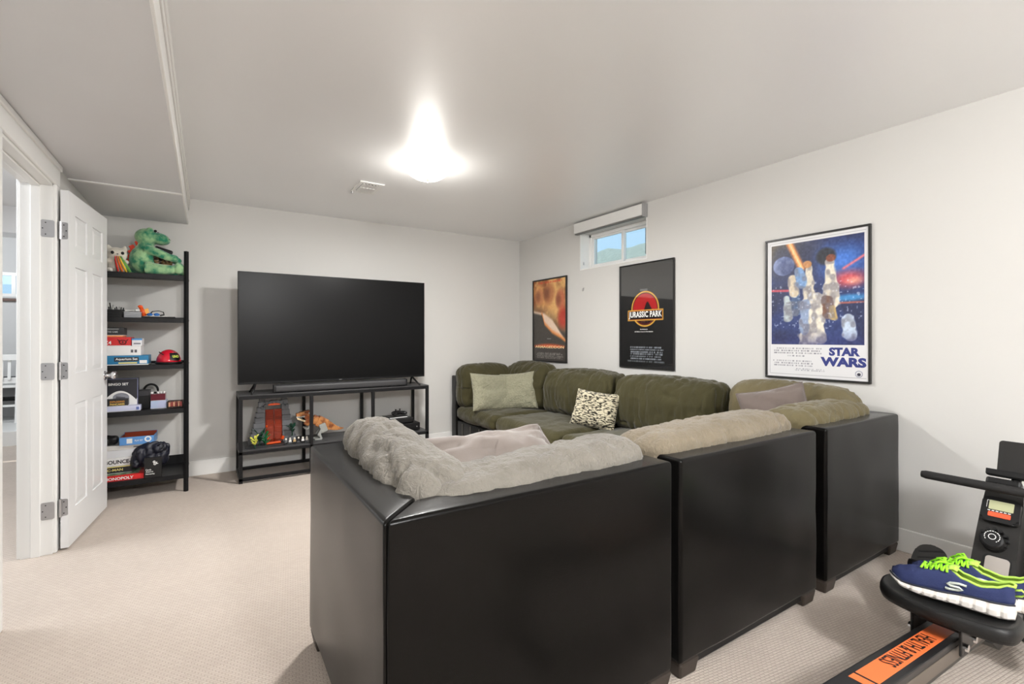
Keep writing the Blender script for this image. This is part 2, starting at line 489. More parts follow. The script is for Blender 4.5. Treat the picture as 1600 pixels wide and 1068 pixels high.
def smooth_noise(shape, cells, seed):
    rng = np.random.default_rng(seed)
    g = rng.random((cells[1] + 2, cells[0] + 2))
    yy = np.linspace(0, cells[1], shape[0]); xx = np.linspace(0, cells[0], shape[1])
    iy = yy.astype(int); ix = xx.astype(int); fy = (yy - iy)[:, None]; fx = (xx - ix)[None, :]
    fy = fy * fy * (3 - 2 * fy); fx = fx * fx * (3 - 2 * fx)
    a = g[iy][:, ix]; b = g[iy][:, ix + 1]; c = g[iy + 1][:, ix]; d = g[iy + 1][:, ix + 1]
    return (a * (1 - fx) + b * fx) * (1 - fy) + (c * (1 - fx) + d * fx) * fy
def blend(img, mask, col):
    return img * (1 - mask[..., None]) + np.array(col, float) * mask[..., None]
def soft(d, w): return np.clip(0.5 - d / w, 0, 1)
def seg_dist(u, v, a, b, asp=1.0):
    ax, ay, bx, by = a[0], a[1] * asp, b[0], b[1] * asp
    v = v * asp
    dx, dy = bx - ax, by - ay
    t = np.clip(((u - ax) * dx + (v - ay) * dy) / (dx * dx + dy * dy), 0, 1)
    return np.hypot(u - ax - t * dx, v - ay - t * dy), t

# =================================================================== ROOM SHELL
XR, YB, XL, YF, H = 3.30, 4.98, -0.72, -3.6, 2.40
bm = BM(); box(bm, -4.2, XR + .1, YF - .1, 7.45, -.08, 0)
struct('floor', bm, M_carpet, 'beige loop-textured wall-to-wall carpet')
bm = BM(); box(bm, XL - .14, XR + .1, YF - .1, YB + .1, H, H + .1)
ceiling = struct('ceiling', bm, M_ceil, 'smooth white painted ceiling')
bm = BM(); box(bm, XL - .14, XR + .12, YB, YB + .12, 0, H)
struct('wall_back', bm, M_wall, 'pale grey wall behind the television')
bm = BM(); box(bm, XL - .14, XR + .12, YF - .12, YF, 0, H)
struct('wall_rear', bm, M_wall)
# right wall with the high basement window
WY0, WY1, WZ0, WZ1, WD = 2.93, 3.825, 1.905, 2.285, 0.24
bm = BM()
box(bm, XR, XR + WD, YF, WY0, 0, H); box(bm, XR, XR + WD, WY1, YB, 0, H)
box(bm, XR, XR + WD, WY0, WY1, 0, WZ0); box(bm, XR, XR + WD, WY0, WY1, WZ1, H)
struct('wall_right', bm, M_wall, 'pale grey wall with framed posters')
# left wall with door opening
DY0, DY1, DZ, LT = 2.765, 3.625, 2.06, 0.125
bm = BM()
box(bm, XL - LT, XL, YF, DY0, 0, H); box(bm, XL - LT, XL, DY1, YB, 0, H); box(bm, XL - LT, XL, DY0, DY1, DZ, H)
struct('wall_left', bm, M_wall)
# baseboards
def base_profile(bm, x0, x1, y0, y1, ax):
    box(bm, x0, x1, y0, y1, 0, .128, 0.003)
bm = BM(); box(bm, XL, XR, YB - .014, YB, 0, .128, .004)
struct('baseboard_back', bm, M_trim)
bm = BM(); box(bm, XR - .014, XR, YF, YB - .014, 0, .128, .004)
struct('baseboard_right', bm, M_trim)
bm = BM(); box(bm, XL, XL + .014, YF, DY0 - .09, 0, .128, .004); box(bm, XL, XL + .014, DY1 + .09, YB - .014, 0, .128, .004)
struct('baseboard_left', bm, M_trim)

# lowered soffit along the left side: parts of the ceiling
SX = -0.128
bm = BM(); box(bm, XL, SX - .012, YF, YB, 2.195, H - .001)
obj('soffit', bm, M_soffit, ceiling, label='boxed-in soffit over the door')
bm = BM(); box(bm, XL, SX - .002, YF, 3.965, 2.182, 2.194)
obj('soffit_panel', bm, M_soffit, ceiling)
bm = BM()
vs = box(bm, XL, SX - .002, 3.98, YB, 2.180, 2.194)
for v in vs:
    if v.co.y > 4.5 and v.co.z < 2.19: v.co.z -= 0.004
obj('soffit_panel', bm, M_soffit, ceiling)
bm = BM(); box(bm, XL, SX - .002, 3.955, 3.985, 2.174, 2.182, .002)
obj('soffit_strip', bm, M_trim, ceiling, label='thin white strip over the panel joint')
bm = BM(); box(bm, SX - .012, SX, YF, YB, 2.176, 2.292, .003)
obj('soffit_trim', bm, M_trim, ceiling, label='white board on the soffit edge')
bm = BM(); box(bm, SX - .012, SX + .006, YF, YB, 2.300, 2.345, .003); box(bm, SX - .012, SX + .012, YF, YB, 2.348, H - .001, .004)
obj('soffit_molding', bm, M_trim, ceiling)

# ------------------------------------------------------------------- door frame, door, hinges
bm = BM()
CX = XL + .018
box(bm, XL - LT - .002, XL + .002, DY1 - .019, DY1 + .001, 0, DZ)                 # far jamb
box(bm, XL - LT - .002, XL + .002, DY0 - .001, DY0 + .019, 0, DZ)                 # near jamb
box(bm, XL - LT - .002, XL + .002, DY0, DY1, DZ - .019, DZ + .001)                # head jamb
trim1 = struct('trim_1', bm, M_trim, 'white painted door jamb and casing')
bm = BM()
box(bm, XL - .085, XL - .045, DY1 - .031, DY1 - .019, 0, DZ - .019, .003)
box(bm, XL - .085, XL - .045, DY0 + .019, DY0 + .031, 0, DZ - .019, .003)
box(bm, XL - .085, XL - .045, DY0 + .031, DY1 - .031, DZ - .031, DZ - .019, .003)
obj('door_stop', bm, M_trim, trim1)
for y0, y1, z0, z1 in ((DY1 - .012, DY1 + .055, 0, DZ - .006), (DY0 - .055, DY0 + .012, 0, DZ - .006)):
    bm = BM(); box(bm, XL, CX, y0, y1, z0, z1, .005)
    obj('casing', bm, M_trim, trim1)
bm = BM(); box(bm, XL, CX, DY0 - .07, DY1 + .07, DZ - .005, DZ + .112, .006); box(bm, XL, CX + .010, DY0 - .078, DY1 + .075, DZ + .085, DZ + .118, .006)
obj('casing', bm, M_trim, trim1)
bm = BM()
box(bm, XL - LT - .018, XL - LT, DY1 - .012, DY1 + .06, 0, DZ + .06, .004); box(bm, XL - LT - .018, XL - LT, DY0 - .06, DY0 + .012, 0, DZ + .06, .004)
obj('casing', bm, M_trim, trim1)

# the door leaf, open against the wall. Local: x = along width from hinge, y = thickness, z up
DW, DT, DH = 0.735, 0.035, 2.02
door = tag(thing('door_1', 'white six-panel door standing open beside the shelf', None, (-0.673, 3.634, 0.012)), kind='structure')
door.rotation_euler = (0, 0, math.radians(84.6))
bm = BM(); box(bm, .004, DW - .004, -DT / 2 + .008, DT / 2 - .008, .004, DH - .004)
cols = [(0.0, 0.105), (0.315, 0.42), (0.63, DW)]
rows = [(0, .20), (.80, .98), (1.60, 1.70), (1.90, DH)]
for sy in (-1, 1):
    ya, yb = (DT / 2 - .008, DT / 2) if sy > 0 else (-DT / 2, -DT / 2 + .008)
    for a, b in cols: box(bm, a, b, ya, yb, 0, DH)
    for a, b in rows:
        for c, d in ((.105, .315), (.42, .63)): box(bm, c, d, ya, yb, a, b)
for a, b in ((0, .004), (DW - .004, DW)): box(bm, a, b, -DT / 2 + .008, DT / 2 - .008, 0, DH)
for a, b in ((0, .004), (DH - .004, DH)): box(bm, .004, DW - .004, -DT / 2 + .008, DT / 2 - .008, a, b)
obj('door_leaf', bm, M_door, door)
for (za, zb) in ((.20, .80), (.98, 1.60), (1.70, 1.90)):
    for (xa, xb) in ((.105, .315), (.42, .63)):
        bm = BM()
        for sy in (-1, 1):
            y0 = sy * (DT / 2 - .007); y1 = sy * (DT / 2 - .001)
            o_ = [(xa + .004, za + .004), (xb - .004, za + .004), (xb - .004, zb - .004), (xa + .004, zb - .004)]
            i_ = [(xa + .035, za + .035), (xb - .035, za + .035), (xb - .035, zb - .035), (xa + .035, zb - .035)]
            A = [bm.verts.new((x, y0, z)) for x, z in o_]; B = [bm.verts.new((x, y1, z)) for x, z in i_]
            bm.faces.new(B)
            for k in range(4): bm.faces.new((A[k], A[(k + 1) % 4], B[(k + 1) % 4], B[k]))
            bm.faces.new(A[::-1])
        obj('panel', bm, M_door, door)
kn = BM()
for sy in (-1, 1):
    prof = [(0, 0), (.033, 0), (.033, .004), (.026, .009), (.012, .013), (.011, .03), (.018, .036), (.026, .045), (.028, .055), (.024, .064), (.012, .069), (0, .07)]
    s = 1.0 if sy < 0 else 0.35
    lathe(kn, [(r, z * s) for r, z in prof], 24, (DW - .06, sy * DT / 2, .925), (PI / 2 if sy < 0 else -PI / 2, 0, 0))
obj('knob', kn, M_chrome, door, smooth=True)
for hz in (.23, 1.00, 1.79):
    leaf = BM()
    prism(leaf, rounded_poly(.030, .095, .009), .003, basis((-.0005, 0.0, hz), (0, 1, 0), (0, 0, 1)))
    for v in leaf.verts: v.co.x -= .0005
    hin = obj('hinge', leaf, M_steel, door)
    pin = BM(); tube(pin, [(-.007, DT / 2 - .001, hz - .05), (-.007, DT / 2 - .001, hz + .05)], .007, 12)
    obj('hinge_pin', pin, M_steel, hin)
    scw = BM()
    for dy, dz in ((-.006, 0), (.004, .032), (.004, -.032)): lathe(scw, [(0, .0045), (.003, .0045), (.003, .002)], 10, (-.0005, dy - .002, hz + dz), (0, -PI / 2, 0))
    obj('screw', scw, M_blackmetal, hin)
    jl = BM()
    prism(jl, rounded_poly(.056, .095, .009), .003, basis((XL - .017, DY1 - .0195, hz + .012), (1, 0, 0), (0, 0, 1)))
    for v in jl.verts: v.co.y = min(v.co.y, DY1 - .019)
    jh = obj('hinge_leaf', jl, M_steel, trim1)
    scw = BM()
    for dx, dz in ((-.02, 0), (-.008, .032), (-.008, -.032)): lathe(scw, [(0, .0045), (.003, .0045), (.003, .002)], 10, (XL - .017 + dx, DY1 - .0195, hz + .012 + dz), (PI / 2, 0, 0))
    obj('screw', scw, M_blackmetal, jh)

# ------------------------------------------------------------------- neighbouring room seen through the doorway
M_far = mat('far_wall_paint', rgb(206, 206, 206), 0.6, var=0.01)
bm = BM(); box(bm, -4.2, XL - LT, 8.9, 9.0, 0, 1.74); box(bm, -4.2, XL - LT, 8.9, 9.0, 2.06, 3.0)
box(bm, -4.2, -2.9, 8.9, 9.0, 1.74, 2.06); box(bm, -1.4, XL - LT, 8.9, 9.0, 1.74, 2.06)
struct('wall_north', bm, M_far)
bm = BM(); box(bm, -4.3, -4.2, YF, 9.0, 0, 3.0); struct('wall_west', bm, M_far)
bm = BM(); box(bm, XL - LT, XL - .04, YB + .1, 9.0, 0, 3.0); struct('wall_east', bm, M_far)
bm = BM(); box(bm, -4.2, XL - LT, 1.2, 1.3, 0, 2.4); struct('wall_south', bm, M_far)
bm = BM(); box(bm, -4.2, XL - LT, 1.2, 6.2, 2.35, 2.45); box(bm, -4.2, XL - LT, 5.9, 6.2, 2.12, 2.35)
struct('ceiling_2', bm, M_ceil)
M_duct = mat('dark_joists', rgb(44, 46, 52), 0.6, var=0.3, vscale=4)
bm = BM(); box(bm, -4.2, XL - LT, 6.2, 9.0, 2.9, 3.0)
for k in range(6): box(bm, -4.2, XL - LT, 6.4 + k * .45, 6.45 + k * .45, 2.62, 2.9)
struct('ceiling_3', bm, M_duct)
bm = BM(); box(bm, -4.2, XL - LT, 7.45, 9.0, -.05, .16, .005)
struct('floor_2', bm, M_trim)
bm = BM()
for a, b, c, d in ((-2.9, -1.4, 1.74, 1.78), (-2.9, -1.4, 2.02, 2.06), (-2.9, -2.85, 1.78, 2.02), (-1.45, -1.4, 1.78, 2.02), (-2.17, -2.13, 1.78, 2.02)): box(bm, a, b, 8.90, 8.96, c, d)
w2 = struct('window_2', bm, M_trim)
bm = BM(); box(bm, -2.85, -1.45, 8.93, 8.936, 1.78, 2.02); obj('pane', bm, M_glass, w2)
bm = BM(); box(bm, -2.95, -1.35, 8.84, 8.90, 1.68, 1.715, .004)
obj('sill', bm, mat('brown_sill', rgb(96, 70, 60), .5), w2, label='brown sill strip')
ch = thing('slatted_chair', 'white slat-backed chair seen through the open doorway', 'chair', (-2.13, 8.35, .16))
for sx in (-.2, .2):
    bm = BM(); rbox(bm, (sx, -.2, .43), (.04, .035, .86), (math.radians(-5), 0, 0), .004); obj('back_post', bm, M_white, ch)
    bm = BM(); box(bm, sx - .02, sx + .02, .17, .21, 0, .43, .004); obj('leg', bm, M_white, ch)
bm = BM(); box(bm, -.23, .23, -.2, .23, .43, .465, .008); obj('seat', bm, M_white, ch)
for zz in (.80, .52): 
    bm = BM(); rbox(bm, (0, -.2 - (zz - .43) * .087, zz), (.40, .022, .07), None, .004); obj('back_rail', bm, M_white, ch)
for k in range(5):
    bm = BM(); rbox(bm, (-.13 + k * .065, -.22, .66), (.028, .012, .26), (math.radians(-5), 0, 0)); obj('slat', bm, M_white, ch)
bm = BM(); box(bm, -.20, .20, -.2, -.17, .2, .225); obj('stretcher', bm, M_white, ch)
tb = thing('black_table', 'low black table behind the white slatted chair', 'table', (-2.35, 8.66, .16))
bm = BM(); box(bm, -.5, .7, -.2, .2, .5, .53, .004); obj('tabletop', bm, M_black, tb)
for sx in (-.46, .66):
    for sy in (-.17, .17):
        bm = BM(); box(bm, sx - .02, sx + .02, sy - .02, sy + .02, 0, .5); obj('leg', bm, M_black, tb)
bm = BM(); box(bm, -.44, .64, -.17, .17, .24, .265, .003); obj('shelf', bm, M_black, tb)

# ------------------------------------------------------------------- basement window
bm = BM()
X0, X1 = XR + .12, XR + .19
box(bm, X0, X1, WY0, WY1, WZ0, WZ0 + .04, .004); box(bm, X0, X1, WY0, WY1, WZ1 - .035, WZ1, .004)
box(bm, X0, X1, WY0, WY0 + .035, WZ0, WZ1, .004); box(bm, X0, X1, WY1 - .035, WY1, WZ0, WZ1, .004)
win = struct('window_1', bm, M_trim, 'small high slider window with two panes')
ym = (WY0 + WY1) / 2 - .02
for (ya, yb, xo) in ((ym - .02, WY1 - .035, 0.012), (WY0 + .035, ym + .02, .04)):
    bm = BM()
    for a, b, c, d in ((ya, yb, WZ0 + .04, WZ0 + .062), (ya, yb, WZ1 - .055, WZ1 - .035), (ya, ya + .03, WZ0 + .062, WZ1 - .055), (yb - .03, yb, WZ0 + .062, WZ1 - .055)):
        box(bm, X0 + xo, X0 + xo + .022, a, b, c, d, .002)
    sash = obj('sash', bm, M_trim, win)
    bm = BM(); box(bm, X0 + xo + .009, X0 + xo + .013, ya + .03, yb - .03, WZ0 + .062, WZ1 - .055)
    obj('pane', bm, M_glass, sash)
bm = BM(); box(bm, XR - .004, X0, WY0 - .0, WY1, WZ0 - .006, WZ0 + .006, .002); box(bm, XR - .002, X0, WY1 - .005, WY1 + .004, WZ0, WZ1); box(bm, XR - .002, X0, WY0 - .004, WY0 + .005, WZ0, WZ1)
obj('reveal', bm, M_trim, win)
lt = BM(); rbox(lt, (X0 - .08, WY1 - .010, WZ0 + .07), (.008, .01, .03), None, .002)
obj('latch', lt, M_steel, win)
shade = thing('window_shade', 'white roller shade valance rolled up above the small window', 'window shade', (XR, 3.38, 2.27))
bm = BM(); box(bm, -.062, -.004, -.45, .48, 0.012, .115, .008); obj('valance', bm, M_trim, shade)
bm = BM(); box(bm, -.05, -.012, -.445, .475, .0, .0115, .002); obj('hem_bar', bm, mat('grey_hem', rgb(120, 120, 118), .5), shade, label='grey bottom rail')
bm = BM(); box(bm, -.064, -.002, -.462, -.451, .0, .118, .002); obj('end_bracket', bm, M_steel, shade)
# outside: gravel bank and a garden stake light
M_bank = mat('gravel_bank', rgb(130, 142, 134), .9, col2=rgb(172, 180, 170), vscale=22, bump=.8, bscale=40)
bm = BM(); nb = 30
g = [[bm.verts.new((XR + WD + .02 + i * .09, 2.0 + j * .12, 1.90 + min(1, i / 9) ** 1.3 * .43 + .05 * noise.noise(Vector((i * .5, j * .45, 1))))) for j in range(nb)] for i in range(14)]
for i in range(13):
    for j in range(nb - 1): bm.faces.new((g[i][j], g[i + 1][j], g[i + 1][j + 1], g[i][j + 1]))
q = bmesh.ops.extrude_face_region(bm, geom=bm.faces[:])
for v in [e for e in q['geom'] if isinstance(e, bmesh.types.BMVert)]: v.co.z = 1.7
tag(obj('gravel_bank', bm, M_bank, None), 'pale grey-green gravel bank outside the window', None, None, 'structure')
st = thing('garden_light', 'thin black garden light on a stake outside the window', 'garden light', (4.02, 3.58, 2.25))
bm = BM(); tube(bm, [(0, 0, -.15), (0, 0, .2)], .006, 8); obj('stake', bm, M_black, st)
bm = BM(); ell(bm, (0, 0, .21), (.018, .018, .014)); obj('lamp_head', bm, M_black, st, smooth=True)
for c in ((-.01, .05, .2), (-.01, .04, .28)):
    bm = BM(); tube(bm, [(0, 0, .15), (c[0] * .6, c[1] * .7, c[2] - .03), c], .003, 6); ell(bm, c, (.014, .015, .016)); obj('lamp_head', bm, M_black, st, smooth=True)
# wall hook under the window
hk = thing('wall_hook', 'tiny metal hook screwed to the wall below the window', 'hook', (XR, 3.77, 1.695))
bm = BM(); tube(bm, [(0, 0, .012), (-.012, 0, .012), (-.02, 0, 0), (-.014, 0, -.012), (-.006, 0, -.008)], .003, 8); obj('hook', bm, M_steel, hk, smooth=True)
bm = BM(); rbox(bm, (-.002, 0, .008), (.004, .012, .03), None, .001); obj('plate', bm, M_steel, hk)

# ------------------------------------------------------------------- ceiling lamp and register
def lamp_glass():
    m = bpy.data.materials.new('lit_frosted_glass'); m.use_nodes = True
    nt = m.node_tree; N = nt.nodes; L = nt.links; b = N['Principled BSDF']
    tc = N.new('ShaderNodeTexCoord'); nz = N.new('ShaderNodeTexNoise'); nz.inputs['Scale'].default_value = 6
    L.new(tc.outputs['Object'], nz.inputs['Vector'])
    mr = N.new('ShaderNodeMapRange'); mr.inputs['To Min'].default_value = LAMP_STRENGTH * .85; mr.inputs['To Max'].default_value = LAMP_STRENGTH * 1.15
    L.new(nz.outputs['Fac'], mr.inputs['Value']); L.new(mr.outputs['Result'], b.inputs['Emission Strength'])
    b.inputs['Emission Color'].default_value = (1.0, .93, .82, 1); b.inputs['Base Color'].default_value = rgb(250, 245, 235)
    return m
lamp = thing('ceiling_light', 'lit frosted glass bowl light on the ceiling', 'ceiling light', (1.30, 3.12, H))
bm = BM(); lathe(bm, [(0, 0), (.09, 0), (.098, -.008), (.098, -.02), (.08, -.024), (0, -.024)], 40)
obj('base', bm, M_white, lamp, smooth=False)
bm = BM(); lathe(bm, [(.142, -.026), (.147, -.03), (.143, -.042), (.125, -.066), (.09, -.088), (.05, -.1), (0, -.104), ], 48)
obj('glass_bowl', bm, lamp_glass(), lamp, smooth=True)
bm = BM(); lathe(bm, [(0, -.118), (.006, -.117), (.009, -.112), (.007, -.106), (.012, -.1045), (0, -.1042)], 20)
obj('finial', bm, mat('brass', rgb(190, 160, 100), .3, .9), lamp, smooth=True)
vent = thing('ceiling_register', 'white metal air register with tilted louvers on the ceiling', 'air vent', (1.085, 3.84, H))
bm = BM()
for a, b, c, d in ((-.095, .095, -.15, -.115), (-.095, .095, .115, .15), (-.095, -.065, -.115, .115), (.065, .095, -.115, .115)): box(bm, a, b, c, d, -.010, -.001, .003)
obj('frame', bm, M_trim, vent)
bm = BM(); box(bm, -.068, .068, -.118, .118, -.004, -.002); obj('duct_shade_sheet', bm, mat('duct_shadow', rgb(110, 110, 112), .7), vent, label='dark sheet giving the shade of the duct opening behind the louvers')  # flat sheet, shade behind the louvers put into its colour
for k in range(5):
    bm = BM(); rbox(bm, (-.052 + k * .026, 0, -.012), (.020, .226, .002), (0, math.radians(35), 0)); obj('slat', bm, M_trim, vent)
bm = BM(); rbox(bm, (0, -.02, -.014), (.12, .012, .006), None, .001); obj('crossbar', bm, M_trim, vent)
bm = BM(); rbox(bm, (-.085, .13, -.02), (.008, .02, .02), None, .002); obj('lever', bm, M_steel, vent)

# =================================================================== SECTIONAL SOFA (six loose units)
SEAT_Z0, SEAT_Z1, BACK_Z = .285, .445, .775
def frame_panel(bm, x0, x1, y0, y1, z0, z1, seed=0):
    q = cushion((x1 - x0, y1 - y0, z1 - z0), .013, (14, 6, 12) if x1 - x0 > y1 - y0 else (6, 14, 12), puff=(.003, .003, 0), wrinkle=.0035, crease=.0, seed=seed)
    for v in q.verts: v.co += Vector(((x0 + x1) / 2, (y0 + y1) / 2, (z0 + z1) / 2))
    me = bpy.data.meshes.new('t'); q.to_mesh(me); q.free(); bm.from_mesh(me); bpy.data.meshes.remove(me)
def sofa_unit(label, x0, x1, y0, y1, backs, fabric, seat_front, cushions, seed):
    """backs: set of 'S' (towards camera), 'N' (back wall), 'E' (right wall), 'W' (left); cushions: list of dicts"""
    cx, cy = (x0 + x1) / 2, (y0 + y1) / 2
    t = thing('sofa_unit', label, 'sofa', (cx, cy, 0), 0, 'units of the modular sofa')
    T = .125
    X = lambda v: v - cx
    Y = lambda v: v - cy
    sx0 = x0 + (T if 'W' in backs else .012); sx1 = x1 - (T if 'E' in backs else .012)
    sy0 = y0 + (T if 'S' in backs else .012); sy1 = y1 - (T if 'N' in backs else .012)
    k = 0
    xa, xb, ya, yb = X(x0), X(x1), Y(y0), Y(y1)
    def mitre(bm, b):
        for v in bm.verts:
            x, y = v.co.x, v.co.y
            if b in 'SN':
                e = (y - ya) if b == 'S' else (yb - y)
                if 'W' in backs: v.co.x += e * 1.02 * max(0, 1 - (x - xa) / .3)
                if 'E' in backs: v.co.x -= e * 1.02 * max(0, 1 - (xb - x) / .3)
            else:
                e = (x - xa) if b == 'W' else (xb - x)
                if 'S' in backs: v.co.y += e * 1.02 * max(0, 1 - (y - ya) / .3)
                if 'N' in backs: v.co.y -= e * 1.02 * max(0, 1 - (yb - y) / .3)
    for b in backs:
        bm = BM()
        if b == 'S': frame_panel(bm, xa, xb, ya, ya + T, .058, BACK_Z, seed + k)
        if b == 'N': frame_panel(bm, xa, xb, yb - T, yb, .058, BACK_Z, seed + k)
        if b == 'W': frame_panel(bm, xa, xa + T, ya, yb, .058, BACK_Z, seed + k)
        if b == 'E': frame_panel(bm, xb - T, xb, ya, yb, .058, BACK_Z, seed + k)
        mitre(bm, b)
        obj('back_frame', bm, M_leather, t, smooth=True); k += 1
    bm = BM(); frame_panel(bm, X(sx0), X(sx1), Y(sy0), Y(sy1), .058, SEAT_Z0, seed + 5)
    obj('seat_base', bm, M_leather, t, smooth=True)
    bm = BM(); box(bm, X(x0) + .02, X(x1) - .02, Y(y0) + .018, Y(y1) - .018, .022, .057, .004)
    obj('under_rail', bm, M_black, t)
    for fx in (x0 + .055, x1 - .055):
        for fy in (y0 + .05, y1 - .05):
            bm = BM(); rbox(bm, (X(fx), Y(fy), .029), (.106, .096, .058), None, .008)
            for v in bm.verts:
                if v.co.z < .02: v.co.x = X(fx) + (v.co.x - X(fx)) * .85; v.co.y = Y(fy) + (v.co.y - Y(fy)) * .85
            obj('foot', bm, M_block, t)
    # front stitching on the open side of the base
    if 'W' not in backs and seat_front == 'W':
        for q in range(4):
            bm = BM(); yy = sy0 + (sy1 - sy0) * (q + .6) / 4.3
            tube(bm, [(X(sx0) - .005, Y(yy), .09), (X(sx0) - .007, Y(yy), .265)], .003, 6)
            obj('seam', bm, mat('stitch_thread', rgb(92, 88, 80), .7), t)
    # seat cushion
    w, d = sx1 - sx0 - .005, sy1 - sy0 - .005
    oh = .03
    ax0, ax1, ay0, ay1 = sx0, sx1, sy0, sy1
    if seat_front == 'W': ax0 -= oh
    if seat_front == 'N': ay1 += oh
    bm = cushion((ax1 - ax0, ay1 - ay0, SEAT_Z1 - SEAT_Z0 - .005), .062, (22, 22, 4), puff=(.012, .012, .022), wrinkle=.006, crease=.010, cscale=(2.2, 5, 5), seed=seed + 2)
    obj('seat_cushion', bm, fabric, t, smooth=True, loc=(X((ax0 + ax1) / 2), Y((ay0 + ay1) / 2), (SEAT_Z0 + SEAT_Z1) / 2 + .004))
    for i, c in enumerate(cushions):
        # x0,x1,y0,y1,z0,z1 and the outward direction the cushion slumps over its frame
        a0, a1, b0, b1, c0, c1 = c['box']; out = c.get('out', (0, 0)); lean = c.get('lean', .05)
        hw = c1 - c0
        def shp(p, hw=hw, out=out, lean=lean, c0=c0, c1=c1, droop=c.get('droop', 0), along=c.get('along', 0), zt=c.get('zt', (1, 1)), L=(a1 - a0, b1 - b0)):
            z = p.z + (c0 + c1) / 2
            s = max(0, (z - .72)) / (c1 - .72)
            p.x += out[0] * lean * s; p.y += out[1] * lean * s
            q = p.x / (L[0] / 2) if along == 0 else p.y / (L[1] / 2)
            p.z += (max(0, z - .72)) * ((zt[0] + (zt[1] - zt[0]) * (q + 1) / 2) - 1)
            p.z -= droop * max(0, abs(q) - .55) ** 1.5 * (1 if p.z > 0 else 0)
            return p
        n = (52, 14, 26) if a1 - a0 > b1 - b0 else (14, 52, 26)
        bm = cushion((a1 - a0, b1 - b0, c1 - c0), c.get('r', .095), n, puff=c.get('puff', (.0, .02, .02)), wrinkle=c.get('wr', .007), crease=c.get('crease', .02) * .6,
                     cscale=c.get('cs', (8, 8, 2.2)), seed=seed + 11 + i, shape=shp, fine=c.get('fine', .0))
        obj('back_cushion', bm, c.get('m', fabric), t, smooth=True, loc=(X((a0 + a1) / 2), Y((b0 + b1) / 2), (c0 + c1) / 2), label=c.get('label'))
    return t
CO = .45
sofa_unit('black leather corner unit with olive suede cushions toned grey by painted-in light, nearest the television stand', .345, 1.347, 1.08, 2.02, ['S', 'W'], M_olive_lit_grey, 'N', [
    dict(box=(.50, 1.335, 1.175, 1.42, CO, .865), out=(0, -1), lean=.03, m=M_olive_lit_grey, fine=.005, droop=.03, crease=.02, zt=(.55, .85), r=.08),
    dict(box=(.455, .70, 1.19, 2.0, CO, .885), out=(-1, 0), lean=.03, m=M_olive_lit_grey, fine=.005, puff=(.02, 0, .03), along=1, droop=.04, crease=.034, zt=(.72, 1.0), cs=(5, 5, 2))], 3)
sofa_unit('armless middle unit of the black leather sofa with an olive suede back cushion toned beige by painted-in light', 1.387, 2.338, 1.08, 2.02, ['S'], M_olive_lit_beige, 'N', [
    dict(box=(1.36, 2.325, 1.175, 1.44, CO, .875), out=(0, -1), lean=.035, m=M_olive_lit_beige, fine=.005, droop=.03, crease=.018, zt=(.75, .85), r=.08)], 21)
sofa_unit('black leather corner unit against the poster wall beside the rowing machine, mauve pillow on it', 2.428, 3.262, 1.08, 1.975, ['S', 'E'], M_olive_lit, 'W', [
    dict(box=(2.39, 3.16, 1.175, 1.43, CO, .875), out=(0, -1), lean=.035, m=M_olive_lit, droop=.03, crease=.024, zt=(.8, .8), r=.08),
    dict(box=(2.95, 3.19, 1.20, 1.96, CO, .90), out=(1, 0), lean=.03, m=M_olive_lit, puff=(.02, 0, .03), along=1, crease=.022)], 33)
sofa_unit('armless olive suede unit right under the black poster with red disc', 2.33, 3.262, 1.985, 2.96, ['E'], M_olive, 'W', [
    dict(box=(2.87, 3.14, 2.0, 2.95, CO, .885), out=(1, 0), lean=.05, puff=(.035, 0, .02), along=1, droop=.035, crease=.03, r=.07)], 45)
sofa_unit('armless olive suede unit below the small window, tweed pillow against its edge', 2.33, 3.262, 2.97, 3.945, ['E'], M_olive, 'W', [
    dict(box=(2.87, 3.14, 2.985, 3.935, CO, .885), out=(1, 0), lean=.05, puff=(.035, 0, .02), along=1, droop=.035, crease=.03, r=.07)], 57)
sofa_unit('far olive suede corner unit at the back wall holding two sage pillows', 2.33, 3.262, 3.955, 4.90, ['N', 'E'], M_olive, 'W', [
    dict(box=(2.318, 2.98, 4.55, 4.83, CO - .02, .89), out=(0, 1), lean=.05, puff=(0, .03, .025), droop=.07, crease=.022),
    dict(box=(2.87, 3.14, 3.98, 4.72, CO, .91), out=(1, 0), lean=.05, puff=(.03, 0, .03), along=1, droop=.06, crease=.022)], 69)

# throw pillows
def pillow(label, w, h, T, m, loc, rot, seed, pipe=None, wrinkle=.012, name='throw_pillow'):
    t = thing(name, label, 'pillow', loc); t.rotation_euler = rot
    bm = throw_pillow(w, h, T, seed=seed, wrinkle=wrinkle)
    obj('cover', bm, m, t, smooth=True)
    if pipe:
        bm = BM(); tube(bm, pillow_border(w, h), .0055, 6, closed=True); obj('piping', bm, pipe, t, smooth=True)
    return t
R = math.radians
# local pillow: x = width, y = height, z = front
pillow('big mauve velvet pillow lying on the near corner unit', .66, .56, .17, M_mauve, (1.07, 1.69, .615), (R(33), 0, R(2)), 2, M_pipe, .02)
pillow('smaller dark mauve velvet pillow on the corner unit under the space poster', .36, .44, .15, M_mauve2, (2.80, 1.50, .70), (R(66), R(-14), R(-58)), 5, M_pipe, .016)
pillow('sage knitted pillow in front of its twin at the far sofa corner', .52, .40, .15, M_sage, (2.545, 4.33, .625), (R(72), R(4), R(-2)), 8)
pillow('sage knitted pillow half hidden in the far sofa corner', .42, .40, .14, M_sage, (2.785, 4.22, .635), (R(76), R(-7), R(-52)), 9)
pillow('black and cream tweed knit pillow on the olive seats', .42, .32, .15, M_tweed, (2.77, 3.02, .59), (R(70), R(4), R(-72)), 12)

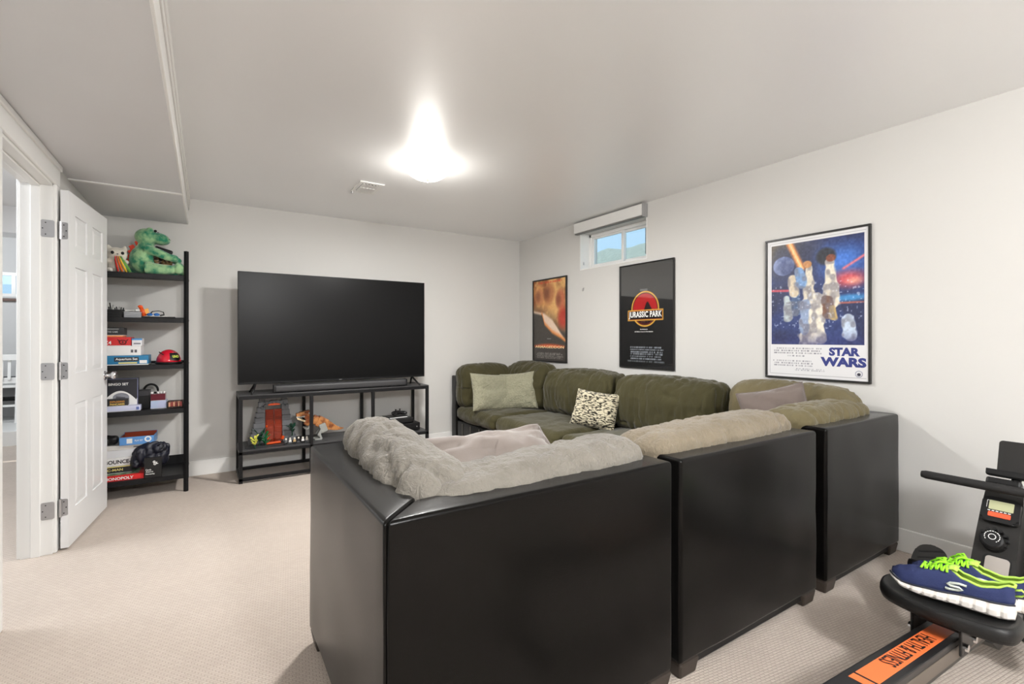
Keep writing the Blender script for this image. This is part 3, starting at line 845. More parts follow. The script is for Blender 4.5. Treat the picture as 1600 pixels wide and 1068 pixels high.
# =================================================================== TELEVISION, SOUNDBAR, STAND
sx0, sx1, sy0, sy1, SZ = .225, 1.885, 4.49, 4.91, .724
stand = thing('tv_stand', 'long black metal media stand with one low shelf', 'tv stand', ((sx0 + sx1) / 2, 4.7, 0))
SXc, SYc = (sx0 + sx1) / 2, 4.7
def sb(name, x0, x1, y0, y1, z0, z1, m=M_blackmetal, bev=.002, label=None):
    bm = BM(); box(bm, x0 - SXc, x1 - SXc, y0 - SYc, y1 - SYc, z0, z1, bev); return obj(name, bm, m, stand, label=label)
M_standtop = mat('dark_grey_board', rgb(62, 62, 64), .38, var=.08, vscale=14, stretch=(.3, 3, 1))
sb('top', sx0, sx1, sy0, sy1, SZ - .008, SZ, M_standtop)
B = .028
for yy in (sy0, sy1 - B):
    sb('rail', sx0, sx1, yy, yy + B, SZ - .009 - B, SZ - .009)
    sb('rail', sx0, sx1, yy, yy + B, .235, .259)
    sb('rail', sx0, sx1, yy, yy + B, .016, .042)
    for k in range(4):
        xx = sx0 + (sx1 - sx0 - B) * k / 3
        sb('post', xx, xx + B, yy, yy + B, .0 if k in (0, 3) else .042, SZ - .036)
for xx in (sx0, sx1 - B):
    for z0, z1 in ((SZ - .009 - B, SZ - .009), (.235, .259), (.016, .042)):
        sb('rail', xx, xx + B, sy0 + B, sy1 - B, z0, z1)
SHZ = .268
sb('shelf', sx0 + .004, sx1 - .004, sy0 + .004, sy1 - .004, .259, SHZ, M_standtop)

tv = thing('television', 'very large flat black television on the media stand', 'television', (1.055, 4.62, SZ))
TW, TZ0, TZ1 = 1.664, .078, 1.035
bm = BM(); box(bm, -TW / 2, TW / 2, -.012, .018, TZ0, TZ1, .004); obj('bezel', bm, M_black, tv)
M_screen = mat('dark_screen', (.0042, .0043, .0046, 1), .3, var=.1, vscale=3, spec=.16)
bm = BM(); box(bm, -TW / 2 + .006, TW / 2 - .006, -.0135, -.012, TZ0 + .018, TZ1 - .006); obj('screen', bm, M_screen, tv)
bm = BM(); box(bm, -.62, .62, .018, .052, TZ0 + .08, TZ0 + .62, .012); obj('back_housing', bm, M_black, tv)
bm = BM(); box(bm, -.012, .012, -.0145, -.012, TZ0 + .006, TZ0 + .011); obj('logo_plate', bm, M_steel, tv)
for s in (-1, 1):
    bm = BM()
    for yy in (-.125, .13):
        tube(bm, [(s * .70, .0, TZ0 + .004), (s * .715, yy * .5, .045), (s * .735, yy, .004)], [.010, .009, .007], 8)
    obj('foot', bm, M_black, tv, smooth=True)
bar = thing('soundbar', 'long dark soundbar in front of the television', 'soundbar', (1.075, 4.545, SZ))
bm = lattice((1.18, .085, .066), .022, (20, 2, 2))
for v in bm.verts: v.co.z += .036
obj('body', bm, M_grille, bar, smooth=True)
for s in (-1, 1):
    bm = BM(); box(bm, s * .585 - .006, s * .585 + .006, -.043, .043, .004, .070, .010); obj('end_cap', bm, M_black2, bar)
    bm = BM(); box(bm, s * .45 - .03, s * .45 + .03, -.03, .03, 0, .006); obj('rubber_foot', bm, M_black, bar)

# game consoles on the right of the shelf
c1 = thing('game_console', 'wide black game console, bottom box on the stand shelf', 'game console', (1.625, 4.70, SHZ))
bm = BM(); box(bm, -.195, .195, -.14, .14, .006, .078, .006); obj('case', bm, M_black, c1)
bm = BM(); box(bm, -.19, .19, -.1415, -.1400, .038, .041); obj('front_groove', bm, M_black2, c1)
bm = BM(); lathe(bm, [(0, .003), (.006, .003), (.006, 0)], 14, (.16, -.14, .04), (PI / 2, 0, 0)); obj('button', bm, M_steel, c1)
for sx in (-.16, .16):
    bm = BM(); box(bm, sx - .02, sx + .02, -.12, .12, 0, .006); obj('rubber_foot', bm, M_black, c1)
c2 = thing('game_console', 'smaller black game console on top of the wide one', 'game console', (1.595, 4.71, SHZ + .0785))
bm = BM(); box(bm, -.165, .165, -.13, .13, .004, .052, .008)
obj('case', bm, M_black2, c2)
bm = BM(); box(bm, -.15, .15, -.1315, -.13, .028, .031); obj('disc_slot', bm, M_black, c2)
for sx in (-.13, .13):
    bm = BM(); box(bm, sx - .015, sx + .015, -.11, .11, 0, .004); obj('rubber_foot', bm, M_black, c2)
c3 = thing('game_case', 'thin white and black game case under the controller', 'game case', (1.61, 4.68, SHZ + .131), R(8))
bm = BM(); box(bm, -.095, .095, -.065, .065, 0, .007, .002); obj('lower_tray', bm, M_white, c3)
bm = BM(); box(bm, -.11, .10, -.055, .075, .0071, .016, .002); obj('cover', bm, M_black2, c3)
pd = thing('game_controller', 'black game controller lying on the white game case', 'game controller', (1.62, 4.68, SHZ + .148), R(20))
bm = BM(); ell(bm, (0, 0, .028), (.065, .04, .022)); ell(bm, (-.055, -.03, .022), (.024, .045, .02), (0, 0, R(-25))); ell(bm, (.055, -.03, .022), (.024, .045, .02), (0, 0, R(25))); 
o = obj('body', bm, M_black2, pd, smooth=True)
md = o.modifiers.new('weld', 'REMESH'); md.mode = 'VOXEL'; md.voxel_size = .004; md.use_smooth_shade = True
for px in (-.025, .028):
    bm = BM(); lathe(bm, [(0, .065), (.009, .064), (.010, .060), (.005, .055), (.005, .045)], 16, (px, -.012, 0)); obj('thumbstick', bm, M_black, pd, smooth=True)

# brick-built toys on the left of the shelf
M_tgrey = mat('toy_grey', rgb(96, 98, 102), .4, var=.1, vscale=40)
M_tdoor = mat('toy_rust_red', rgb(132, 40, 14), .25, var=.25, vscale=20, coat=.3)
M_tgreen = mat('toy_green', rgb(24, 110, 62), .4, var=.2, vscale=40)
M_tdgreen = mat('toy_dark_green', rgb(22, 62, 46), .4, var=.2, vscale=40)
M_tyel = mat('toy_yellow', rgb(214, 214, 92), .4, var=.1)
M_torange = mat('toy_orange', rgb(226, 84, 26), .35, var=.15)
M_tred = mat('toy_red', rgb(190, 52, 24), .35)
gate = thing('toy_gate', 'toy brick gateway with tall grey pillars and rust red doors', 'toy', (.52, 4.70, SHZ))
bm = BM(); box(bm, -.245, .20, -.14, .12, 0, .010, .002); obj('base_plate', bm, mat('toy_black', rgb(34, 34, 36), .4), gate)
def pillar(xb0, xb1, xt0, xt1, h):
    bm = BM(); n = 9
    for k in range(n):
        z0, z1 = .010 + (h - .01) * k / n, .010 + (h - .01) * (k + 1) / n - .0015
        f = (k + .5) / n
        a = xb0 + (xt0 - xb0) * f ** .7; b = xb1 + (xt1 - xb1) * f ** .7
        d = .085 - .05 * f
        box(bm, a, b, -d * .4, d, z0, z1, .0015, seg=1)
    return bm
obj('pillar', pillar(-.225, -.085, -.125, -.085, .412), M_tgrey, gate)
obj('pillar', pillar(.055, .175, .045, .085, .432), M_tgrey, gate)
for k, (xa, xb) in enumerate(((-.083, -.016), (-.013, .053))):
    bm = BM(); box(bm, xa, xb, -.012, .008, .012, .30, .002)
    d = obj('door', bm, M_tdoor, gate)
    bm = BM()
    for q in range(4): box(bm, xa + .008, xb - .008, -.018, -.012, .03 + q * .068, .03 + q * .068 + .05, .003)
    obj('door_panel', bm, M_tdoor, d)
bm = BM()
ns = 9
for k in range(ns):
    a = PI - PI * (k + .5) / ns
    rbox(bm, (-.014 + .092 * math.cos(a), -.006, .315 + .052 * math.sin(a)), (.040, .05, .022), (0, PI / 2 - a, 0), .002)
obj('arch', bm, M_tgrey, gate)
bm = BM(); box(bm, -.062, .034, -.024, -.004, .335, .352, .003)
for k in range(5): ell(bm, (-.052 + k * .019, -.018, .358 + .01 * (k % 2)), (.008, .007, .014), u=8, v=6)
obj('torch_row', bm, M_torange, gate, label='orange torch pieces over the doors')
bm = BM()
for x, z, s in ((-.075, .06, .02), (-.068, .10, .016), (-.078, .16, .012), (.05, .05, .018)): rbox(bm, (x, -.055, z), (s, s, s * 1.6), (.2, .3, x * 9), .002)
rbox(bm, (-.03, -.09, .02), (.12, .03, .012), (0, 0, .2), .002)
obj('rust_pieces', bm, M_torange, gate)
def toy_plant(label, m, c, n, r, seed, flat=.35):
    t = thing('toy_plant', label, 'toy plant', c)
    rn = random.Random(seed)
    bm = BM(); tube(bm, [(0, 0, 0), (0, 0, r * 1.1)], .006, 8); obj('stem', bm, M_tdgreen, t)
    for k in range(n):
        a = 2 * PI * k / n + rn.random(); zz = r * (.3 + 1.3 * rn.random())
        bm = BM()
        L = r * (.75 + .5 * rn.random())
        P_ = [(0, 0), (L * .35, .3 * L * flat * 1.6), (L * .6, .12 * L), (L * .8, .2 * L), (L, 0), (L * .8, -.2 * L), (L * .6, -.12 * L), (L * .35, -.3 * L * flat * 1.6)]
        prism(bm, P_, .004)
        obj('leaf', bm, m, t, loc=(0, 0, zz), rot=(0, -R(30) - rn.random() * .5, a))
    return t
toy_plant('bright green plastic toy plant before the gate, with cut leaves', M_tgreen, (.43, 4.575, SHZ + .002), 10, .058, 3)
toy_plant('dark green plastic toy plant between the gate pillar and the yellow plant', M_tdgreen, (.385, 4.60, SHZ + .010), 10, .07, 4)
toy_plant('yellow plastic toy plant at the left end of the shelf', M_tyel, (.345, 4.54, SHZ + .002), 9, .05, 5)
toy_plant('green plastic toy plant on the gate pillar beside the dinosaur', M_tdgreen, (.645, 4.63, SHZ + .060), 9, .055, 6)
M_tskin = mat('toy_white', rgb(226, 222, 210), .4)
figs_col = ['black', 'grey', 'tan', 'white', 'red', 'yellow']
shirts = [M_tgrey, M_white, mat('toy_tan', rgb(200, 168, 120), .4), M_black2, M_white, M_tskin]
for k in range(6):
    t = thing('toy_figure', ('small toy figure with %s torso in the row before the gate' % ['grey', 'white', 'tan', 'black', 'ivory', 'cream'][k]) + (', last before the dinosaur' if k == 5 else ''), 'toy figure', (.585 + k * .034, 4.555 + .012 * (k % 2), SHZ), 0, 'row of toy figures before the gate')
    for s in (-1, 1):
        bm = BM(); box(bm, s * .006 - .005, s * .006 + .005, -.006, .006, 0, .020, .001, seg=1); obj('leg', bm, M_tgrey if k % 2 else M_black2, t)
    bm = BM(); prism(bm, [(-.012, .020), (.012, .020), (.008, .040), (-.008, .040)], .012, basis((0, .006, 0), (1, 0, 0), (0, 0, 1))); obj('torso', bm, shirts[k], t)
    bm = BM(); lathe(bm, [(0, .041), (.007, .041), (.008, .044), (.008, .052), (.006, .055), (0, .0555)], 12); obj('head', bm, M_tskin, t)
M_tbrown = mat('toy_tan_brown', rgb(186, 128, 74), .35, col2=rgb(120, 62, 30), vscale=16, contrast=(.45, .6))
M_tlt = mat('toy_light_grey', rgb(150, 152, 148), .4)
M_tcream = mat('toy_cream', rgb(226, 206, 168), .4)
dn = thing('toy_dinosaur', 'brown toy brick dinosaur with open jaws between the stand posts', 'toy', (.86, 4.66, SHZ))
def chain(bm, pts, n=10):
    tube(bm, [p[0] for p in pts], [p[1] for p in pts], n)
bm = BM()
segs = [((-.085, .165), .034), ((-.055, .185), .036), ((-.02, .18), .046), ((.02, .16), .056), ((.06, .135), .056), ((.095, .118), .044)]
for (x, z), r in segs:
    rbox(bm, (x, 0, z), (.048, r * 1.3, r * 1.75), (0, R(28), 0), .008)
for k, ((x, z), r) in enumerate(segs): 
    for s in (-1, 1): rbox(bm, (x + .006, s * r * .6, z + .008), (.034, .012, r * 1.0), (0, R(28 + 10 * s), 0), .004)
obj('body', bm, M_tbrown, dn)
bm = BM()
for k in range(7):
    f = k / 6; rbox(bm, (.115 + .10 * f, -.01 * f, .11 - .06 * f + .03 * f * f), (.032, .045 * (1 - f) + .012, .05 * (1 - f) + .012), (0, R(30 - 30 * f), 0), .003)
obj('tail', bm, M_tbrown, dn)
hd = BM()
rbox(hd, (-.115, 0, .245), (.075, .05, .04), (0, R(-8), 0), .005); rbox(hd, (-.155, 0, .238), (.05, .04, .03), (0, R(-4), 0), .004); rbox(hd, (-.09, 0, .262), (.045, .056, .018), (0, R(-8), 0), .003)
rbox(hd, (-.085, 0, .215), (.045, .045, .05), (0, R(28), 0), .005)
h = obj('head', hd, M_tbrown, dn)
bm = BM(); rbox(bm, (-.135, 0, .188), (.082, .036, .016), (0, R(26), 0), .003); obj('jaw', bm, M_tcream, h)
bm = BM()
for k in range(7):
    for s in (-1, 1): rbox(bm, (-.172 + k * .012, s * .017, .220), (.005, .004, .014))
obj('teeth', bm, M_white, h, label='row of small white teeth')
for s in (-1, 1):
    bm = BM(); rbox(bm, (-.105, s * .026, .256), (.010, .004, .008), None, .001); obj('eye', bm, M_black, h)
    bm = BM(); rbox(bm, (.045, s * .042, .105), (.06, .03, .08), (0, R(-20), 0), .006); rbox(bm, (.015, s * .045, .065), (.024, .022, .06), (0, R(28), 0), .004); rbox(bm, (.02, s * .045, .028), (.02, .02, .05), (0, R(-20), 0), .003); rbox(bm, (.0, s * .045, .007), (.06, .04, .012), None, .003)
    obj('leg', bm, M_tlt, dn, label='grey lower leg')
    bm = BM(); rbox(bm, (-.075, s * .035, .125), (.014, .012, .05), (0, R(30), 0), .002); rbox(bm, (-.10, s * .035, .112), (.035, .010, .012), (0, R(20), 0), .002); obj('arm', bm, M_tlt, dn)

# =================================================================== LADDER SHELF
LX0, LX1, LYF, LYB = -.70, -.120, 4.53, 4.955
lad = thing('ladder_shelf', 'black five-tier open shelf filled with toys and games', 'shelf', ((LX0 + LX1) / 2, 4.75, 0))
lc = ((LX0 + LX1) / 2, 4.75)
def lb(name, x0, x1, y0, y1, z0, z1, bev=.002, rot=None):
    bm = BM(); box(bm, x0 - lc[0], x1 - lc[0], y0 - lc[1], y1 - lc[1], z0, z1, bev); return obj(name, bm, M_blackmetal, lad)
def yf(z): return 4.505 + .085 * z / 1.88
for x in (LX0, LX1 - .025):
    bm = BM(); tube(bm, [(x + .0125 - lc[0], yf(0) + .0125 - lc[1], 0), (x + .0125 - lc[0], yf(1.88) + .0125 - lc[1], 1.885)], .0165, 4)
    obj('post', bm, M_blackmetal, lad)
    bm = BM(); box(bm, x - lc[0], x + .02 - lc[0], LYB - .02 - lc[1], LYB - lc[1], 0, 1.80, .002); obj('post', bm, M_blackmetal, lad)
SHELF = [(.105, .14), (.645, .645), (.99, .99), (1.35, 1.35), (1.69, 1.69)]
SHT = [.135, .645, .99, 1.35, 1.69]
for z in SHT:
    y0 = yf(z) + .03
    lb('shelf', LX0 + .002, LX1 - .002, y0 - .004, LYB - .022, z - .012, z)
    lb('front_lip', LX0 + .002, LX1 - .002, y0 - .018, y0 - .004, z - .034, z + .002)
    lb('back_lip', LX0 + .022, LX1 - .022, LYB - .028, LYB - .022, z, z + (.075 if z < .2 else .06 if z > 1.6 else .018))
    lb('side_lip', LX1 - .030, LX1 - .024, y0, LYB - .03, z, z + .03)

# ---- things on the shelf.  helper for a lidded game box
def game_box(label, x0, x1, y0, y1, z, h, m, lid=.75, rz=0, cat='game box', name='game_box', m2=None, group=None, lip=.0015):
    t = thing(name, label, cat, ((x0 + x1) / 2, (y0 + y1) / 2, z), rz, group)
    w, d = (x1 - x0) / 2, (y1 - y0) / 2
    bm = BM(); box(bm, -w + lip, w - lip, -d + lip, d - lip, 0, h * .9, .0008, seg=1); obj('tray', bm, m2 or M_white, t)
    bm = BM(); box(bm, -w, w, -d, d, h * (1 - lid), h, .0015, seg=1); t2 = obj('lid', bm, m, t)
    t['front'] = -d - .0004
    return t
def front_text(t, s, x, z, w, h, m, name='lettering', off=.01):
    return lettering(t, s, (x, t['front'], z), (1, 0, 0), (0, 0, 1), w, h, m, name, off)
def cardboard(name, r, g, b): return mat('card_' + name, rgb(r, g, b), .42, var=.03, vscale=20)
def patch(t, name, x0, x1, z0, z1, m, k=1):
    bm = BM(); box(bm, x0, x1, t['front'] - .0002 * k, t['front'] + .001, z0, z1); return obj(name, bm, m, t)

# tier 5 (top): the plush toys
def fur(name, c1, c2, scale=9, contrast=(.42, .58)):
    return mat(name, c1, .95, col2=c2, vscale=scale, contrast=contrast, bump=.9, bscale=260, sheen=.5, spec=.1)
M_dino = fur('green_plush', rgb(52, 134, 104), rgb(160, 200, 150), 13)
M_catf = fur('cream_plush', rgb(226, 220, 206), rgb(236, 232, 222), 8)
def blob(o, vox, it=4):
    m = o.modifiers.new('weld', 'REMESH'); m.mode = 'VOXEL'; m.voxel_size = vox; m.use_smooth_shade = True
    s = o.modifiers.new('soften', 'SMOOTH'); s.iterations = it; s.factor = .5
pz = 1.692
dino = thing('plush_dinosaur', 'big green tie-dye plush dinosaur sitting on the top tier', 'plush toy', (-.385, 4.73, pz), R(-6))
bm = BM()
ell(bm, (-.03, 0, .115), (.092, .10, .118)); ell(bm, (-.015, 0, .20), (.062, .070, .07))
ell(bm, (-.01, 0, .30), (.078, .076, .068)); ell(bm, (.075, 0, .292), (.066, .055, .048), (0, R(12), 0)); ell(bm, (.108, 0, .282), (.036, .044, .034))
for s in (-1, 1):
    tube(bm, [(0, s * .075, .045), (.10, s * .085, .038), (.18, s * .09, .043)], [.054, .044, .034], 14)
    ell(bm, (.215, s * .088, .055), (.036, .036, .048))
    tube(bm, [(.0, s * .075, .20), (.09, s * .085, .165), (.15, s * .07, .138)], [.034, .033, .03], 12)
    ell(bm, (.175, s * .07, .135), (.036, .03, .03))
    ell(bm, (.02, s * .055, .348), (.024, .02, .022))
tube(bm, [(-.08, .02, .05), (-.13, .03, .035), (-.165, .04, .025)], [.05, .036, .016], 12)
o = obj('body', bm, M_dino, dino); blob(o, .007)
bm = BM()
for k in range(5):
    a = R(-15 + k * 22); cx = -.03 - .105 * math.cos(a - .2) * (1 if k < 5 else .75); cz = .08 + k * .040
    rbox(bm, (-.118 + (.03 if k > 3 else 0) + .006 * k, 0, .10 + .036 * k), (.045, .014, .036), (0, R(45 + 6 * k), 0), .006)
obj('back_spikes', bm, mat('red_felt', rgb(226, 74, 52), .8, sheen=.4), dino, label='row of red felt back spikes', smooth=False)
for s in (-1, 1):
    bm = BM(); ell(bm, (.055, s * .046, .345), (.010, .006, .010)); obj('eye', bm, M_black, dino, smooth=True)
    bm = BM(); ell(bm, (.139, s * .016, .292), (.004, .005, .004)); obj('nostril', bm, M_black, dino, smooth=True)
pk = thing('snack_packet', 'crumpled dark foil packet in the plush dinosaur lap', 'packet', (-.30, 4.72, pz + .072), R(10))
bm = cushion((.125, .075, .095), .02, (14, 8, 8), puff=(.004, .01, .004), wrinkle=.012, crease=.012, cscale=(10, 10, 10), seed=8)
for v in bm.verts: v.co.z += .048
obj('foil', bm, mat('brown_foil', rgb(44, 34, 28), .25, col2=rgb(150, 118, 78), vscale=24, metal=.3, contrast=(.45, .65)), pk, smooth=True)
bm = BM(); rbox(bm, (-.066, 0, .048), (.006, .07, .088), None, .002); obj('crimp', bm, mat('dark_foil', rgb(30, 26, 26), .3, metal=.4), pk)
cs = thing('black_pouch', 'black soft pouch tucked under the plush dinosaur chin', 'pouch', (-.285, 4.715, pz + .178), R(5))
bm = lattice((.12, .06, .036), .014, (8, 4, 3)); xf(bm, bm.verts, (0, R(16), 0), (0, 0, .022)); obj('pouch_body', bm, mat('black_fabric', rgb(42, 42, 46), .8, bump=.3), cs, smooth=True)
bm = BM(); tube(bm, [(-.054, -.03, .046), (.05, -.03, .018)], .003, 6); obj('zipper', bm, M_blackmetal, cs)

cat = thing('plush_cat', 'cream plush cat with a rainbow bib on the top tier', 'plush toy', (-.575, 4.70, pz), R(12))
bm = BM()
ell(bm, (0, 0, .06), (.062, .058, .066)); ell(bm, (0, 0, .14), (.066, .060, .056))
for s in (-1, 1):
    lathe(bm, [(.022, 0), (.018, .02), (.006, .04), (0, .043)], 12, (s * .042, 0, .172), (0, R(14 * s), 0))
    ell(bm, (s * .04, -.035, .018), (.026, .034, .02)); ell(bm, (s * .052, -.03, .085), (.02, .026, .018), (0, R(30 * s), 0))
o = obj('body', bm, M_catf, cat); blob(o, .005, 3)
for s in (-1, 1):
    bm = BM(); ell(bm, (s * .03, -.056, .148), (.010, .006, .012)); obj('eye', bm, M_black, cat, smooth=True)
bm = BM(); ell(bm, (0, -.061, .138), (.006, .004, .004)); obj('nose', bm, M_black, cat, smooth=True)
for k, c in enumerate(((216, 44, 34), (240, 120, 36), (246, 206, 52), (96, 160, 62))):
    bm = BM()
    x = -.024 + k * .017
    pts = [(-.014 + k * .011, -.062, .122), (-.014 + k * .0165, -.074, .085), (-.006 + k * .021, -.080, .04), (.002 + k * .024, -.074, .006)]
    tube(bm, pts, [.008, .011, .0135, .0145], 8, flat=.5)
    obj('rainbow_stripe', bm, mat('felt_%d' % k, rgb(*c), .85, sheen=.4), cat, smooth=True, label=['red', 'orange', 'yellow', 'green'][k] + ' felt stripe')

# tier 4
z4 = 1.352; y4 = 4.60
for k in range(3):
    game_box('flat black case, %s of the three stacked beside the grey box' % ['bottom', 'middle', 'top'][k], -.68, -.532, 4.60, 4.80, z4 + k * .017, .0165, M_black2, .6, 0, 'case', 'flat_case', M_black, 'black cases stacked on the second tier')
mdl = thing('model_castle', 'small spiky black and grey miniature model on the black cases', 'miniature', (-.61, 4.68, z4 + .052))
rn = random.Random(7)
bm = BM(); box(bm, -.065, .09, -.04, .04, 0, .007, .002); obj('base', bm, M_black, mdl)
for k in range(12):
    bm = BM(); x = -.06 + k * .0125; hh = .012 + .018 * rn.random() + (.022 if k in (5, 6) else 0)
    rbox(bm, (x, rn.uniform(-.02, .02), .007 + hh / 2), (.007, .012, hh), (rn.uniform(-.2, .2), rn.uniform(-.3, .3), 0), .001)
    obj('spire', bm, M_tlt if k % 3 == 0 else M_black, mdl)
gb = thing('silver_organizer', 'low silver-grey layered box with white clutter on it', 'box', (-.47, 4.69, z4))
for k in range(4):
    bm = BM(); box(bm, -.052, .052, -.08, .08, k * .011, k * .011 + .0102, .001, seg=1); obj('layer', bm, mat('silver_card', rgb(158, 160, 164), .4, metal=.2), gb)
cl = thing('cable_tangle', 'tangle of white cable lying on the silver-grey box', 'cable', (-.475, 4.67, z4 + .0445))
bm = BM(); tube(bm, [(.045 * math.cos(a * 1.7), .03 * math.sin(a * 2.3), .004 + .008 * abs(math.sin(a * 3.1))) for a in [i * .25 for i in range(36)]], .003, 6); obj('cord_loop', bm, M_white, cl, smooth=True)
bm = BM(); rbox(bm, (.03, -.02, .012), (.03, .018, .012), (0, 0, .4), .003); obj('plug', bm, M_white, cl)
tr = thing('black_tray', 'thin black tray sheet under the orange toy', 'tray', (-.31, 4.67, z4))
bm = BM(); box(bm, -.105, .105, -.085, .085, 0, .010, .002); obj('tray_body', bm, M_black, tr)
bm = BM(); box(bm, -.055, .055, -.075, .05, .0102, .014, .001); obj('paper', bm, M_white, tr, label='white sheet on the tray')
ot = thing('orange_toy', 'orange and yellow plastic toy figure leaning on the tray', 'toy', (-.405, 4.66, z4 + .0145), R(20))
bm = BM(); tube(bm, [(0, 0, 0), (-.008, 0, .03), (-.02, 0, .065)], [.018, .016, .013], 10); ell(bm, (-.024, 0, .072), (.016, .013, .012)); obj('body', bm, M_torange, ot, smooth=True)
bm = BM(); prism(bm, [(0, 0), (.028, .012), (.02, .06), (-.005, .05)], .01, basis((.004, 0, .002), (1, 0, 0), (0, 0, 1))); obj('wing', bm, mat('toy_amber', rgb(240, 170, 70), .4), ot)
gg = thing('goggles', 'black and blue swim goggles with a strap on the tray', 'goggles', (-.335, 4.665, z4 + .0145))
for s in (-1, 1):
    bm = BM(); ell(bm, (s * .022 - .012, -.02, .012), (.02, .014, .012)); obj('lens', bm, mat('blue_lens', rgb(40, 110, 190), .15, coat=.5), gg, smooth=True)
bm = BM(); tube(bm, [(-.035, -.01, .012), (-.02, .02, .038), (.02, .03, .044), (.05, .01, .034), (.056, -.01, .012), (.03, -.02, .005)], .006, 8, flat=.5); obj('strap', bm, M_black, gg, smooth=True)

# tier 3
z3 = .992
game_box('long blue game box with yellow lettering, bottom of its stack', -.69, -.372, 4.585, 4.80, z3, .072, cardboard('blue', 26, 120, 168), .9)
t = bpy.data.objects[-1] if False else [o for o in COL.objects if o.name.startswith('game_box')][-1]
patch(t, 'dark_swoosh', -.045, .10, .028, .060, cardboard('navyblack', 28, 29, 38)); front_text(t, 'Aquarium Set', .028, .044, .13, .022, M_lettering_white, off=.02)
patch(t, 'yellow_band', -.02, .09, .012, .022, mat('card_yellow', rgb(232, 220, 130), .5)); patch(t, 'bar_label', .105, .15, .012, .036, M_white)
b2 = game_box('large plain white game box under the red box', -.69, -.418, 4.59, 4.80, z3 + .0725, .072, cardboard('white', 232, 232, 232), .95)
for k in range(2): patch(b2, 'mark', .075 + k * .022, .09 + k * .022, .022, .044, cardboard('ink', 90, 90, 96))
b3 = game_box('red game box with a dark horned emblem', -.69, -.478, 4.59, 4.79, z3 + .145, .066, cardboard('red', 206, 34, 36), .95)
front_text(b3, 'EX4', -.038, .024, .06, .026, M_lettering_white, off=.02)
em = BM()
tube(em, [(.058 + .020 * math.cos(a), b3['front'], .028 + .015 * math.sin(a)) for a in [i * 2 * PI / 16 for i in range(16)]], .0035, 6, closed=True)
tube(em, [(.040, b3['front'], .036), (.030, b3['front'], .044), (.026, b3['front'], .052)], [.004, .003, .001], 6); tube(em, [(.076, b3['front'], .036), (.086, b3['front'], .044), (.092, b3['front'], .052)], [.004, .003, .001], 6)
ell(em, (.058, b3['front'], .028), (.006, .001, .008), u=10, v=8)
obj('emblem', em, cardboard('darkred', 70, 10, 14), b3, smooth=True)
b4 = game_box('small white box with a blue top edge behind the red box', -.474, -.412, 4.60, 4.74, z3 + .145, .056, cardboard('white2', 226, 228, 232), .95)
patch(b4, 'blue_edge', -.031, .031, .043, .056, cardboard('skyblue', 70, 140, 200)); patch(b4, 'car_print', -.02, .022, .012, .022, cardboard('greyink', 120, 120, 130))
b5 = game_box('thin orange box between the red box and the black one', -.69, -.525, 4.595, 4.78, z3 + .2115, .012, cardboard('orange', 240, 150, 90), .95)
b6 = game_box('black game box, topmost of the stack with the red box', -.69, -.52, 4.595, 4.77, z3 + .224, .058, cardboard('black', 30, 30, 34), .95)
patch(b6, 'silver_line', -.03, .055, .045, .048, cardboard('silver', 190, 190, 190)); front_text(b6, 'THE GAME', .02, .026, .06, .014, mat('card_silver', rgb(190, 190, 190), .5), off=.01)
hel = thing('helmet', 'shiny red bicycle helmet with a black side patch', 'helmet', (-.25, 4.68, z3), R(0))
bm = BM(); n1, n2 = 26, 12
prof = [(math.cos(k / n2 * PI / 2), math.sin(k / n2 * PI / 2)) for k in range(n2 + 1)]
rings = []
for i in range(n2):
    r_, zz = prof[i]
    rings.append([bm.verts.new((.083 * r_ * math.cos(2 * PI * k / n1), .098 * r_ * math.sin(2 * PI * k / n1), .014 + .10 * zz)) for k in range(n1)])
top = bm.verts.new((0, 0, .114))
for a, b in zip(rings, rings[1:]):
    for k in range(n1): bm.faces.new((a[k], a[(k + 1) % n1], b[(k + 1) % n1], b[k]))
for k in range(n1): bm.faces.new((rings[-1][k], rings[-1][(k + 1) % n1], top))
sh = obj('shell', bm, mat('glossy_red', rgb(214, 30, 52), .22, var=.05, coat=.4), hel, smooth=True)
sh.modifiers.new('thickness', 'SOLIDIFY').thickness = .008
bm = BM(); tube(bm, [(.084 * math.cos(a), .099 * math.sin(a), .008) for a in [i * 2 * PI / 30 for i in range(30)]], .008, 8, closed=True); obj('rim', bm, M_black, hel, smooth=True)
bm = BM(); n1 = 10
pg = []
for i in range(n1 + 1):
    for j in range(5):
        a = R(-82 + 62 * i / n1); e = R(12 + 34 * j / 4 - 6 * math.sin(i / n1 * PI) * (1 if j == 0 else 0))
        pg.append(bm.verts.new((.0845 * math.cos(e) * math.cos(a), .0995 * math.cos(e) * math.sin(a), .014 + .1015 * math.sin(e))))
for i in range(n1):
    for j in range(4): bm.faces.new((pg[i * 5 + j], pg[i * 5 + j + 1], pg[(i + 1) * 5 + j + 1], pg[(i + 1) * 5 + j]))
obj('side_patch', bm, M_black, hel, smooth=True)
lettering(hel, 'UNO', (.046, -.086, .058), (.88, .47, 0), (-.2, .32, .9), .042, .022, mat('lime_ink', rgb(206, 220, 70), .5), off=.03, depth=.004)
bm = BM(); tube(bm, [(-.03, -.085, .075), (-.055, -.05, .09), (-.06, 0, .093)], .004, 6); obj('vent_slot', bm, cardboard('darkred', 70, 10, 14), hel, smooth=True)

